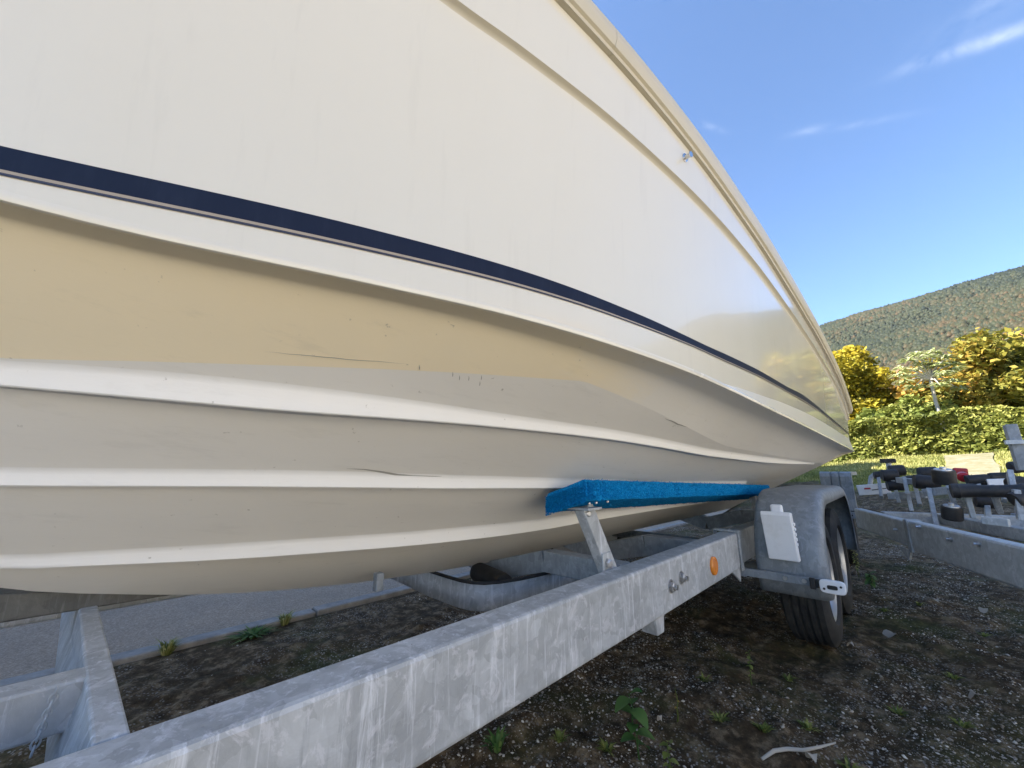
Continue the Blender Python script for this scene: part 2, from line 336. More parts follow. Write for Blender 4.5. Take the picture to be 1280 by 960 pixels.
MB().box(-20, 9, -20, -12, -.1, 5.2).build('wall', SHW, sh); MB().prism([(-20.5, -11.5, 5.21), (-20.5, -20.5, 5.21), (-20.5, -16, 7)], (30, 0, 0)).build('roof', HRS, sh)
for i in range(5): x = -17 + 5*i; MB().box(x, x+2.6, -11.998, -11.94, .0, 3.2).build('door', SHD, sh)
# unseen house added across the road, behind the boat, to shade the near ground
HW = mat('ochre render', (.55, .50, .40), .85); HR = mat('brown roof tiles', (.22, .11, .07), .85); HG = mat('house glass', (.03, .035, .04), .1)
shade_house = empty('house', (-5.5, 12.4, 0), 'unseen ochre rendered house added for its shade, across the road behind the boat', 'house')
MB().box(-14, 3.3, 8.8, 16, -.1, 12.2).build('wall', HW, shade_house)
MB().prism([(-14.5, 8.3, 12.21), (-14.5, 16.5, 12.21), (-14.5, 12.4, 14.2)], (18.3, 0, 0)).build('roof', HR, shade_house)
for i in range(5):
    for j in range(3):
        x = -13 + 2.4*i; z = 1.2 + 3.4*j; w_ = MB().box(x, x+1.1, 8.73, 8.798, z, z+1.5).build('window', HW, shade_house); MB().box(x+.08, x+1.02, 8.70, 8.729, z+.08, z+1.42).build('pane', HG, w_)
MB().box(-.9, .1, 8.74, 8.798, 0, 2.1).build('door', HR, shade_house)

# ------------------------------------------------------------------ the boat
C0 = 1.2; XS = 4.2
sheerY = pchip([-1.8,-1.5,-.9,-.3,0,.3,.53,.68,.9,1.25,1.55,2.07,2.56,3.43,4.3],[1.2,1.06,.79,.545,.452,.378,.33,.302,.27,.232,.21,.19,.18,.177,.180])
chineY = pchip([-1.5,-.8,-.07,.2,.43,.65,.97,1.45,2.2,3,4.3],[1.2,.93,.62,.505,.42,.36,.30,.25,.225,.217,.214])
sheerZ = pchip([-1.8,-.9,-.3,.1,.533,.68,.94,1.27,1.6,2.1,2.55,3.36,3.75,4.05,4.2],[2.2,2.06,1.955,1.885,1.80,1.775,1.735,1.69,1.655,1.62,1.595,1.545,1.495,1.43,1.38])
chineZ = pchip([-1.5,-.8,-.3,0,.25,.43,.65,.97,1.45,2.4,4.3],[1.50,1.24,1.13,1.092,1.081,1.074,1.062,1.042,1.009,.99,.98])
keelZ = pchip([-1.75,-1.3,-.8,-.45,-.1,.09,.2,.31,.63,1.14,1.8,4.3],[2.1,1.55,1.1,.84,.614,.565,.543,.526,.495,.475,.475,.475])
chW = lambda x: np.interp(x, [-1.4,-.5,.3,1.5,4.3], [.01,.04,.05,.075,.075])
chD = lambda x: np.interp(x, [-1,.3,1.5,4.3], [0,0,.022,.025])
def bot(x, t):                                                        # bottom panel: t = 0 keel .. 1 inner chine
    yi = chineY(x) + chW(x); zi = chineZ(x) - chD(x); k = keelZ(x)
    sag = np.interp(x, [-1.3, .2, 1.5], [.05, .014, .004]) * 4 * t * (1-t)
    return C0 - (C0-yi)*t, k + (zi-k)*t - sag*.0 - (.0)
lipH = pchip([-2, .9, 1.3, 1.7, 2.4, 4.3], [0, 0, .034, .062, .088, .106])      # aft the lower edge flares into a lip
def side(x, z):
    zc = chineZ(x); s = np.clip((z-zc)/(sheerZ(x)-zc), 0, 1); h = lipH(x)
    return chineY(x) + (sheerY(x)-chineY(x)) * s**1.3 + .24 * np.minimum(np.maximum(z - zc, 0), h) * (1 - .35*np.clip((z-zc-h)/.5, 0, 1))
HX = np.concatenate([np.linspace(-1.42, 0, 24, endpoint=False), np.linspace(0, 2, 70, endpoint=False), np.linspace(2, XS, 40)])
boat = empty('boat', (1.4, C0, .475), 'cream motorboat hull with navy stripe resting on the near trailer', 'boat')
def strip(name, mt, rows, both=True, smooth=True, xs=None, solid=0, angle=50):
    """rows(x) -> list of (y, z); mirrored to the far side in the same part"""
    xs = HX if xs is None else xs
    P = np.array([[(x, y, z) for y, z in rows(x)] for x in xs]); o = MB().grid(P).build(name, mt, boat, smooth=smooth, angle=angle, recalc=False)
    Q = P.copy(); Q[..., 1] = 2*C0 - Q[..., 1]; o2 = MB().grid(Q, True).build(name, mt, boat, smooth=smooth, angle=angle, recalc=False)
    return o, o2
stT = pchip([-1.4,-.14,.08,.43,.71,1.03,1.7,2.1,2.9,4.2],[1.60,1.165,1.166,1.160,1.146,1.130,1.134,1.148,1.142,1.135])
stB = pchip([-1.4,-.13,.09,.43,.95,1.12,1.69,2.5,4.2],[1.56,1.132,1.131,1.128,1.112,1.108,1.113,1.124,1.118])
kn = pchip([-1.8,.28,.4,.59,.87,1.21,1.7,2.15,2.7,4.2],[.28,.262,.25,.232,.213,.19,.172,.165,.16,.15])
rl = pchip([-1.8,.5,.94,1.4,2,4.2],[.078,.074,.08,.085,.09,.085])
def lerp_rows(x, z0, z1, n): return [(float(side(x, z)), float(z)) for z in np.linspace(z0, z1, n)]
# topsides: chine edge, stripe, main panel, knuckle step, upper panel
strip('topside', [GEL], lambda x: lerp_rows(x, chineZ(x)+max(.012, float(lipH(x))), sheerZ(x)-kn(x), 14))
strip('chine_rail', mat('lip gelcoat', (.73, .695, .605), .3, 0, .25), lambda x: lerp_rows(x, chineZ(x)+.012, chineZ(x)+max(.012, float(lipH(x))), 5), xs=np.concatenate([[1.0], np.linspace(1.02, XS, 90)]))
strip('upper_topside', [GEL], lambda x: [(y-.011, z) for y, z in lerp_rows(x, sheerZ(x)-kn(x)+.010, sheerZ(x)-rl(x)*.5, 6)])
strip('knuckle_step', GROOVE, lambda x: (lambda z: [(float(side(x, z)), z), (float(side(x, z+.003))-.001, z+.004), (float(side(x, z+.007))-.006, z+.007), (float(side(x, z+.010))-.011, z+.010)])(float(sheerZ(x)-kn(x))))
strip('chine_lip', GEL_CH, lambda x: (lambda y, z: [(float(side(x, z+.012)), z+.012), (y-.0012, z+.006), (y+.0005, z+.001), (y+.004, z)])(float(chineY(x)), float(chineZ(x))))
strip('stripe', NAVY, lambda x: [(y-.0016, z) for y, z in lerp_rows(x, stB(x)+.2*(stT(x)-stB(x)), stT(x), 3)])
strip('pinstripe', TAN, lambda x: [(y-.0016, z) for y, z in lerp_rows(x, stB(x)+.09*(stT(x)-stB(x)), stB(x)+.2*(stT(x)-stB(x)), 2)])
strip('pinstripe', NAVY2, lambda x: [(y-.0018, z) for y, z in lerp_rows(x, stB(x), stB(x)+.09*(stT(x)-stB(x)), 2)])
# bottom: chine flat, panels between three spray strakes
tp_f = pchip([-1.4,-.123,-.028,.08,.206,.357,.546,.798,.93,.97,4.2],[.50,.718,.761,.795,.827,.860,.900,.955,.985,1.0,1.0])
S = [(pchip([-1.4,-.123,-.066,-.005,.062,.137,.222,.321,.575,.975,1.4,2.1,3.7],[.45,.713,.735,.751,.763,.772,.778,.782,.792,.817,.834,.842,.855]),
      pchip([-1.4,-.121,-.062,.002,.073,.153,.243,.344,.604,1.031,1.401,2.2,3.7],[.36,.646,.663,.675,.684,.692,.702,.714,.743,.774,.787,.79,.828]), 3.7),
     (pchip([-1.4,-.114,-.055,.008,.078,.155,.242,.341,.594,.98,1.272,1.745,2.75],[.16,.430,.457,.478,.496,.513,.528,.540,.561,.588,.605,.609,.60]),
      pchip([-1.4,-.112,-.052,.013,.085,.166,.256,.36,.625,1.032,1.338,1.842,2.8],[.10,.373,.401,.422,.440,.457,.471,.483,.507,.539,.557,.563,.56]), 2.75),
     (pchip([-1.4,-.105,-.053,.002,.062,.128,.2,.279,.469,.723,1.075,1.292,2.0],[.03,.129,.159,.182,.202,.221,.239,.255,.281,.306,.342,.366,.395]),
      pchip([-1.4,-.103,-.05,.006,.068,.136,.211,.294,.493,.764,1.141,1.364,2.0],[.0,.082,.109,.129,.146,.163,.179,.193,.217,.239,.277,.305,.335]), 2.75)]
TJ = lambda x: float(np.interp(x, [-.5, .3, 1.0, 1.6, 4.2], [.97, .965, .91, .865, .86]))
def chine_hollow(x):
    e = np.array([float(chineY(x)) + .004, float(chineZ(x))]); p2 = np.array(bot(x, TJ(x)), float); w = float(np.interp(x, [-1.4, 0, .5, 1.2, 4.2], [.02, .048, .052, .085, .10]))
    k0 = float(np.interp(x, [.6, 1.4], [0, 1])); c = (1-k0)*np.array(bot(x, 1.0), float) + k0*(e + np.array([w, .006 - float(chD(x))*.6])); a = float(np.interp(x, [.4, 1.4], [.86, .55])); q = e + (c-e)*a; r = c + (p2-c)*float(np.interp(x, [.4, 1.4], [.35, 1]))
    B_ = [(1-k)**2*q + 2*k*(1-k)*c + k*k*r for k in (1, .8, .6, .4, .2, 0)]
    return [tuple(p) for p in ([p2] if x < 1.4 else [p2 + (p2-c)*.001]) + B_ + [e + (c-e)*a*.5, e]]
def seg(x, a, b, n): return [tuple(map(float, bot(x, t))) for t in np.linspace(a, b, n)]
cfs = strip('chine_flat', [BEIGE, ANTIFOUL], chine_hollow, angle=75)
for cf in cfs:
    for p in cf.data.polygons:
        if p.center[0] + boat.location.x > 1.12: p.material_index = 1
strip('bare_panel', BEIGE, lambda x: seg(x, min(float(tp_f(x)), TJ(x)-.001), TJ(x), 5), xs=[x for x in HX if x < .80])
strip('bottom_panel', ANTIFOUL, lambda x: seg(x, float(S[0][0](x)), float(min(max(tp_f(x), S[0][0](x)+.001), TJ(x))), 5))
strip('bottom_panel', ANTIFOUL, lambda x: seg(x, float(S[1][0](x)), float(S[0][1](x)), 7))
strip('bottom_panel', ANTIFOUL, lambda x: seg(x, float(S[2][0](x)), float(S[1][1](x)), 7))
strip('bottom_panel', ANTIFOUL, lambda x: seg(x, 0, float(S[2][1](x)), 6))
for ft, fb_, xe in S:
    def rows(x, ft=ft, fb_=fb_, xe=xe):
        T = bot(x, ft(x)); Bm = bot(x, fb_(x)); k = np.clip((xe - x) / .02, 0.02, 1)
        ex = T[0] + .007; ez = Bm[1] - .001
        pts = [(T[0], T[1]), (T[0] + .0045, T[1] - .0045), (T[0] + .0065, T[1] - .011), (ex, (T[1]-.011)*.4 + ez*.6), (ex + .0006, ez + .002), (ex + .003, ez), (Bm[0], Bm[1])]
        out = []
        for i, (y, z) in enumerate(pts):                              # past its end the strake lies flat in the panel
            u = i / (len(pts)-1); fy = T[0] + (Bm[0]-T[0])*u; fz = T[1] + (Bm[1]-T[1])*u
            out.append((float(fy + (y-fy)*k), float(fz + (z-fz)*k)))
        return out[::-1]
    xx = sorted(list(HX) + [xe - .02, xe, xe + .002])
    strip('spray_strake', STRAKE, rows, xs=xx, angle=40)
# rub rail (jointed lengths), deck, transom
def rail_rows(x):
    z1 = float(sheerZ(x)); h = float(rl(x)); y = float(side(x, z1)) - .011
    return [(y+.012, z1-h-.006), (y-.003, z1-h-.006), (y-.004, z1-h+.004), (y-.010, z1-h+.007), (y-.015, z1-h*.72), (y-.016, z1-h*.45), (y-.013, z1-h*.24), (y-.008, z1-h*.20), (y-.008, z1-h*.1), (y-.004, z1-.002), (y+.006, z1), (y+.03, z1)]
joints = [-1.42, .62, 2.55, XS]
for a, b in zip(joints[:-1], joints[1:]):
    strip('rub_rail', RAILM, rail_rows, xs=np.linspace(a + .0004, b - .0004, 40), angle=35)
strip('deck', DECK, lambda x: [(float(side(x, sheerZ(x)))+.019 + (C0-float(side(x, sheerZ(x)))-.019)*k, float(sheerZ(x))+.0 + .06*math.sin(k*math.pi/2)) for k in np.linspace(0, 1, 7)])
def tran():
    x = XS; pts = [bot(x, t) for t in np.linspace(0, 1, 8)] + [(float(chineY(x)), float(chineZ(x)))] + [(y, z) for y, z in lerp_rows(x, chineZ(x)+.012, sheerZ(x), 10)] + [(float(sheerY(x)) + (C0-float(sheerY(x)))*k, float(sheerZ(x)) + .06*math.sin(k*math.pi/2)) for k in np.linspace(.1, 1, 6)]
    P = np.array([[(x-.001, y, z), (x-.001, C0, z), (x-.001, 2*C0-y, z)] for y, z in pts]); return MB().grid(P)
tran().build('transom', GEL, boat)
# small parts: chrome outlet on the upper topside, scuffs under it
yk = float(side(.92, 1.60)) - .012
f = MB().lathe([(0,.011),(.002,.011),(.003,.006),(.013,.0055),(.016,.0075),(.018,.0075)], (.915, yk, 1.613), (-.25,-1,-.15), 16).build('drain_outlet', SS, boat, smooth=True)
def scuff(pts, w):
    P = []; n = len(pts)
    for i, (x, t) in enumerate(pts):
        k = math.sin(math.pi * (i + .15) / (n - .7)); a = bot(x, t); b = bot(x, t - w*k)
        P.append([(x, a[0]-.001, a[1]-.001), (x, b[0]-.001, b[1]-.001)])
    MB().grid(np.array(P)).build('scuff_mark', SCUFF, boat)
def uv(px0, t0, px1, t1, n=9, j=.004): return [(px0 + (px1-px0)*i/(n-1), t0 + (t1-t0)*i/(n-1) + random.uniform(-j, j)) for i in range(n)]
scuff([(.345,.552),(.38,.556),(.42,.553),(.455,.548),(.49,.548),(.53,.551),(.56,.553)], .007)
scuff(uv(.14,.845,.34,.874, 14, .001), .0016)
scuff(uv(1.06,.90,1.2,.895, 8, .002), .004)
scuff(uv(.40,.500,.52,.512, 6, .002), .004); scuff(uv(.62,.525,.78,.535, 6, .002), .004)
for k in range(6):
    x = random.uniform(.35,.5); t = random.uniform(.86,.885); scuff([(x,t),(x+.004,t-.006),(x+.006,t-.012)], .004)

# ------------------------------------------------------------------ near trailer
tr = empty('boat_trailer', (1.4, 1.2, 0), 'galvanised trailer carrying the cream motorboat, with blue carpeted bunk', 'trailer')
ZT, ZB = .554, .410
for sgn in (1, -1):
    fy = lambda y, s=sgn: y if s == 1 else 2*C0 - y
    y0, y1 = sorted((fy(.55), fy(.622)))
    b = MB().box(-1.0, 2.0, y0, y1, ZB, ZT); b.build('side_beam', GALV, tr, bevel=.007)
    MB().bar((-.99, fy(.586), .482), (-2.6, C0 - sgn*.06, .482), .07, .142).build('draw_arm', GALV, tr, bevel=.006)
    y2, y3 = sorted((fy(.574), fy(.640)))
    MB().box(2.0, 3.9, y2, y3, .405, .548).build('axle_beam', GALV_DULL, tr, bevel=.006)
    y4, y5 = sorted((fy(.543), fy(.648)))
    st = MB(); st.box(2.001, 2.03, y4, y5, .557, .565); st.box(2.001, 2.03, y4, y4+.007, .40, .557); st.box(2.001, 2.03, y5-.007, y5, .40, .557); st.build('clamp_strap', GALV_DULL, tr, bevel=.002)
    MB().prism([(1.90, fy(.556), .4095), (2.02, fy(.556), .4095), (2.0, fy(.556), .355)], (0, sgn*.006, 0)).build('gusset', GALV, tr)
# crossbeams
MB().add([(.012,.628,.44),(.062,.622,.44),(-.002,1.9,.44),(-.03,1.9,.44),(.034,.622,.5535),(.062,.622,.5535),(-.002,1.9,.5535),(-.026,1.9,.5535)],
         [(3,2,1,0),(4,5,6,7),(0,1,5,4),(1,2,6,5),(2,3,7,6),(3,0,4,7)]).build('crossbeam', GALV, tr, bevel=.003)
def vbeam(x, w, z0, z1, dip, mt=GALV_DULL):
    for sgn in (1, -1):
        fy = lambda y: y if sgn == 1 else 2*C0 - y
        MB().bar((x, fy(.624), (z0+z1)/2), (x, fy(.92), (z0+z1)/2), w, z1-z0).bar((x, fy(.921), (z0+z1)/2), (x, fy(1.199), (z0+z1)/2-dip), w, z1-z0).build('crossbeam', mt, tr, bevel=.003)
vbeam(1.13, .06, .485, .553, .075); vbeam(1.9, .08, .43, .52, .07); vbeam(3.6, .08, .43, .53, .08)
MB().tube([(2.6,.52,.30),(2.6,1.88,.30)], .035, 12).tube([(3.22,.52,.30),(3.22,1.88,.30)], .035, 12).build('axle', GALV_DULL, tr, smooth=True)
MB().box(-1.6, .028, .82, .866, .492, .5525).build('drawbar', GALV, tr, bevel=.004)
MB().add([(-1.3,1.215,.56),(.24,1.215,.548),(.24,1.29,.548),(-1.3,1.29,.56),(-1.3,1.215,.76),(.24,1.215,.556),(.24,1.29,.556),(-1.3,1.29,.76)],
         [(3,2,1,0),(4,5,6,7),(0,1,5,4),(1,2,6,5),(2,3,7,6),(3,0,4,7)])  .build('keel_beam', DARKST, tr, bevel=.003)
# curved hull guide plate with a rubber edge
gp = [(.88,1.6),(.865,1.4),(.852,1.245),(.85,1.12),(.852,1.06),(.862,1.015),(.885,.98),(.93,.955),(1.0,.935),(1.09,.922),(1.2,.918),(1.32,.932)]
zt = [.475]*12
MB().grid(np.array([[(x, y, .400), (x, y, z)] for (x, y), z in zip(gp, zt)])).build('guide_plate', GALV, tr, smooth=True, solid=.006)
MB().tube([(x, y, z+.004) for (x, y), z in zip(gp, zt)], .0055, 8).build('rubber_edge', RUBBER, tr, smooth=True)
def roller(c, axis, r, w, parent, cap=None, hour=0, name='roller'):
    pr = [(-w/2, r*.55), (-w/2, r*.92), (-w/2+.1*w, r)] + [(w*k, r*(1 - hour*math.cos(math.pi*k*.9))) for k in np.linspace(-.38, .38, 9)] + [(w/2-.1*w, r), (w/2, r*.92), (w/2, r*.55)]
    o = MB().lathe(pr, c, axis, 24).build(name, RUBBER, parent, smooth=True)
    if cap:
        a = Vector(axis).normalized(); MB().lathe([(0, r*.78), (.008, r*.74), (.008, r*.3), (.02, r*.26)], Vector(c) + a*(w/2-.003), a, 20).build('hub_cap', cap, o, smooth=True)
    return o
roller((1.02, 1.10, .45), (.25, 1, 0), .036, .2, tr); roller((1.42, 1.08, .43), (.1, 1, 0), .045, .16, tr)
MB().box(.578, .60, 1.09, 1.115, .492, .54).build('hanging_bracket', GALV_DULL, tr, bevel=.003)
# safety chain
ch = MB(); p = Vector((.000, .80, .551))
for k in range(9):
    a = Vector((-.001, .0, -.0075)); mid = p + a*k; d = a.normalized(); s_ = Vector((1,0,0)) if k % 2 else Vector((0,1,0))
    ch.tube([mid + d*(.0056*math.cos(t)) + s_*(.0035*math.sin(t)) for t in np.linspace(0, 2*math.pi, 12, endpoint=False)], .0012, 6, True)
ch.build('safety_chain', GALV, tr, smooth=True)
# bunk, its posts and bolts
bp = []
for x in np.linspace(.905, 3.0, 90):
    k = (x-.905) / 2.095; zo = .802 - .062*k; e = .006 if .905 < x < 3.0 else .0
    prof = [(.603,zo-.056),(.600,zo-.044),(.600,zo-.016),(.604,zo-.005),(.612,zo-.002),(.67,zo-.022),(.732,zo-.043),(.741,zo-.052),(.744,zo-.085),(.738,zo-.096),(.67,zo-.078),(.612,zo-.059)]
    bp.append([(x + (0 if e else random.uniform(-.002,.002)), y + random.uniform(-.0012,.0012), z + random.uniform(-.0012,.0012)) for y, z in prof])
bp = np.array(bp); mb = MB(); n_ = bp.shape[1]; mb.grid(np.concatenate([bp, bp[:, :1]], 1))
mb.add(bp[0], [tuple(range(n_))]); mb.add(bp[-1], [tuple(range(n_-1,-1,-1))])
bunk = mb.build('bunk', BLUE, tr, smooth=True, angle=50)
fz = MB()                                                             # carpet pile standing off the pad
for k in range(9000):
    i = random.random(); 
    if k < 2600: x = .905; yy = random.uniform(.602,.742); zz = .798 - (yy-.600)*.33 - random.uniform(.004,.054); nrm = Vector((-1,0,0))
    else:
        x = .905 + 2.09*i**1.8; q = random.random(); zo = .802 - .062*(x-.905)/2.095
        if q < .6: yy = .600; zz = zo - random.uniform(.006,.054); nrm = Vector((0,-1,.1))
        elif q < .8: yy = random.uniform(.6,.744); zz = zo - (yy-.6)*.335; nrm = Vector((0,-.3,1))
        else: yy = random.uniform(.6,.74); zz = zo - .056 - (yy-.6)*.29; nrm = Vector((0,-.2,-1))
    h = (nrm + Vector((random.uniform(-.7,.7), random.uniform(-.7,.7), random.uniform(-.7,.7)))).normalized() * random.uniform(.003,.007); sd_ = h.orthogonal().normalized() * .0016; c = Vector((x,yy,zz))
    fz.add([c - sd_, c + sd_, c + h], [(0,1,2)])
fz = fz.build('carpet_pile', BLUE, bunk, recalc=False); fz['kind'] = 'stuff'
def post(xb, xt):
    p = MB().bar((xb, .645, .50), (xt, .662, .724), .034, .05, up=(1,0,.3)).build('support_post', GALV, tr, bevel=.003)
    MB().lathe([(0,.009),(.005,.009),(.007,.006)], (xt-.004, .644, .705), (-.3,-1,0), 10).build('pivot_bolt', ZINC, p, smooth=True)
    MB().box(xt-.035, xt+.035, .622, .70, .716, .722).build('top_plate', GALV, p)
    MB().box(xb-.075, xb-.03, .628, .634, .535, .595).bar((xb-.05,.634,.572),(xb-.02,.66,.572),.01,.04).build('clamp_plate', GALV, p, bevel=.002)
    MB().lathe([(0,.013),(.01,.013),(.013,.008)], (xb-.055, .628, .568), (-.2,-1,0), 6).build('clamp_bolt', ZINC, p)
    for dx in (-.05,-.015,.045): MB().lathe([(0,.004),(.004,.003)], (xt+dx, .609, .738), (0,-.4,-1), 8).build('rivet', ZINC, p)
post(1.09, .975); post(2.9, 2.8)
# bolts and reflector on the outer face
def hexbolt(x, z, r=.0135):
    o = MB().lathe([(0, r*1.45), (.003, r*1.45)], (x, .55, z), (0,-1,0), 20).build('washer', ZINC, tr, smooth=True); MB().lathe([(0.003, r), (.012, r), (.0135, r*.8)], (x, .55, z), (0,-1,0), 6).lathe([(.0135, r*.55), (.022, r*.55)], (x, .55, z), (0,-1,0), 12).build('bolt', ZINC, o)
hexbolt(1.264, .478); hexbolt(1.348, .488)
MB().lathe([(0,.033),(.006,.033),(.009,.030),(.009,.022),(.0075,.021),(.009,.019),(.0095,0.001)], (1.654,.55,.4755), (0,-1,0), 28).build('reflector', AMBER, tr, smooth=True)
MB().prism([(1.19,.572,.411),(1.255,.572,.411),(1.245,.572,.352),(1.20,.572,.352)], (0,.05,0)).build('lower_bracket', GALV, tr, bevel=.003)
# wheels
def wheel(xc, yc, s, parent, R_=.30, w=.185, name='wheel', rm=None):
    """s = +1 when the outer face looks to -Y"""
    wr = empty(name, Vector((xc, yc, R_)) - wloc(parent)); wr.parent = parent
    h = w/2; pr = [(-h*.78, .185), (-h*.98, .20), (-h, .235), (-h*.95, .268), (-h*.84, .288)]
    ys_ = np.linspace(-h*.80, h*.80, 41)
    for i, y in enumerate(ys_):
        g = any(abs(y - q) < h*.045 for q in (-h*.48, -h*.16, h*.16, h*.48)); pr.append((y, (.2985 - .006*(y/h)**2) - (.007 if g else 0)))
    pr += [(h*.84,.288),(h*.95,.268),(h,.235),(h*.98,.20),(h*.78,.185)]
    pr = [(a, r * R_/.30) for a, r in pr]
    MB().lathe(pr, (xc, yc, R_), (0, -s, 0), 64, False).build('tyre', TYRE, wr, smooth=True, angle=25)
    rp = [(-h*.7,.178),(h*.62,.178),(h*.80,.188),(h*.84,.192),(h*.84,.186),(h*.7,.168),(h*.45,.158),(h*.30,.13),(h*.42,.10),(h*.55,.07),(h*.5,.04),(h*.62,.036),(h*.80,.034),(h*.82,.002)]
    MB().lathe([(a, r*R_/.30) for a, r in rp], (xc, yc, R_), (0, -s, 0), 48)  .build('rim', rm or RIM, wr, smooth=True)
    for k in range(4):
        t = k*math.pi/2+.4; MB().lathe([(0,.009),(.012,.009),(.015,.006)], (xc+.055*math.cos(t), yc - s*h*.53, R_+.055*math.sin(t)), (0,-s,0), 6).build('wheel_nut', ZINC, wr)
    return wr
wheel(2.6, .40, 1, tr); wheel(3.22, .40, 1, tr); wheel(2.6, 2.0, -1, tr); wheel(3.22, 2.0, -1, tr)
def guard(y_in, y_out, parent, x0=2.085, x1=3.565, zt=.735, zb=.315, mt=GALV_GUARD):
    path = [(x0+.012, zb)] ; rr = .30
    path += [(x0, zb+.06), (x0, zb+.12)] + [(x0 + rr - rr*math.cos(t), zt - rr + rr*math.sin(t)) for t in np.linspace(0, math.pi/2, 12)][0:] 
    path = path[:3] + [p for p in path[3:]]
    path += [((x0+x1)/2, zt)]; full = path + [(x0+x1-a, b) for a, b in path[::-1]]
    full = [p for i, p in enumerate(full) if i == 0 or (Vector(p) - Vector(full[i-1])).length > 1e-4]
    s = 1 if y_out < y_in else -1; w = abs(y_in-y_out); P = []
    prof = [(0,.05),(0,.022),(.003,.012),(.010,.003),(.022,0),(.04,0),(w*.35,0),(w*.65,0),(w-.05,0),(w-.028,.0015),(w-.013,.007),(w-.004,.017),(w,.032),(w,.062)]
    m = len(full)
    for i, p in enumerate(full):
        a = Vector(full[max(i-1,0)]); b = Vector(full[min(i+1,m-1)]); d = (b-a).normalized(); nrm = Vector((d.y, -d.x))
        P.append([(p[0]+nrm.x*q, y_in - s*y, p[1]+nrm.y*q) for y, q in prof])
    return MB().grid(np.array(P)).build('mudguard', mt, parent, smooth=True, solid=.003, angle=60)
guard(.512, .258, tr); guard(2*C0-.512, 2*C0-.258, tr)
arm = MB().box(2.045, 2.053, .262, .60, .372, .404).box(2.045, 2.10, .545, .60, .368, .374).build('mudguard_bracket', GALV_GUARD, tr, bevel=.002)
for y in (.31, .335, .40): MB().lathe([(0,.009),(.006,.008)], (2.045, y, .389), (-1,0,0), 8).build('bolt', ZINC, arm)
lm = MB().box(2.030, 2.046, .232, .315, .373, .404).box(2.02, 2.032, .296, .315, .368, .410).build('lamp_arm', BPLAST, tr, bevel=.003)
ov = [(math.cos(t), math.sin(t)) for t in np.linspace(0, 2*math.pi, 24, endpoint=False)]
sq = lambda v: math.copysign(abs(v)**.45, v)
lb = MB().prism([(2.032, .243 + .040*sq(c), .388 + .024*sq(s)) for c, s in ov], (-.022, 0, 0)).build('marker_lamp', WPLAST, lm, bevel=.004)
mkl = MB().prism([(2.0095, .243 + .016*sq(c), .388 + .0075*sq(s)) for c, s in ov], (-.004, 0, 0)).build('lamp_lens', BPLAST, lm, bevel=.0015)
MB().lathe([(0,.004),(.003,.004)], (2.010,.217,.394), (-1,0,0), 10).build('screw', BPLAST, lm); MB().lathe([(0,.004),(.003,.004)], (2.010,.269,.380), (-1,0,0), 10).build('screw', BPLAST, lm)
# white wheel chock in its holder on the mudguard
ck = MB().prism([(2.062,.452,.650),(2.02,.452,.655),(2.012,.452,.640),(2.03,.446,.46),(2.062,.446,.46)], (0,-.108,0)).build('wheel_chock', WPLAST, tr, bevel=.004)
MB().box(2.05, 2.076, .375, .42, .64, .682).build('chock_hook', WPLAST, ck, bevel=.008)
for k in range(5): MB().box(2.03, 2.06, .3375, .3445, .52+.02*k, .531+.02*k).build('chock_tooth', WPLAST, ck, bevel=.001)

# ------------------------------------------------------------------ empty roller trailer behind
t2 = empty('boat_trailer', (3.6, -.3, 0), 'empty galvanised trailer with black rubber rollers standing behind the boat', 'trailer')
U = Vector((3.7-2.45, .18+.27, 0)).normalized(); NV = Vector((U.y, -U.x, 0)); P1 = Vector((2.45, -.27, 0))
def T2(a, b, z): return P1 + U*a + NV*b + Vector((0,0,z))             # along the near beam, away from the camera, up
MB().bar(T2(-1.6,.03,.47), T2(.82,.03,.47), .06, .165).build('side_beam', GALV_MID, t2, bevel=.012)
MB().bar(T2(.80,.035,.475), T2(1.62,.035,.485), .055, .14).build('side_beam', GALV_MID, t2, bevel=.01)
MB().bar(T2(.79,.03,.47), T2(.835,.03,.47), .072, .178).build('sleeve', GALV_DULL, t2, bevel=.008)
MB().bar(T2(-1.4,.36,.525), T2(1.35,.36,.525), .06, .06).build('inner_beam', GALV_DULL, t2, bevel=.005)
MB().bar(T2(-1.4,.92,.52), T2(1.5,.80,.525), .06, .07).build('inner_beam', GALV_DULL, t2, bevel=.005)
MB().bar(T2(-1.6,1.45,.47), T2(1.62,1.35,.47), .06, .15).build('side_beam', GALV_DULL, t2, bevel=.01)
MB().bar(T2(1.3,.065,.52), T2(1.3,1.32,.52), .06, .08).build('crossbeam', GALV_DULL, t2, bevel=.005)
MB().bar(T2(-.2,.39,.50), T2(-.2,.86,.50), .05, .06).build('crossbeam', GALV_DULL, t2, bevel=.005)
MB().bar(T2(-.9,.07,.44), T2(-.9,1.4,.44), .06, .08).build('crossbeam', GALV_DULL, t2, bevel=.005)
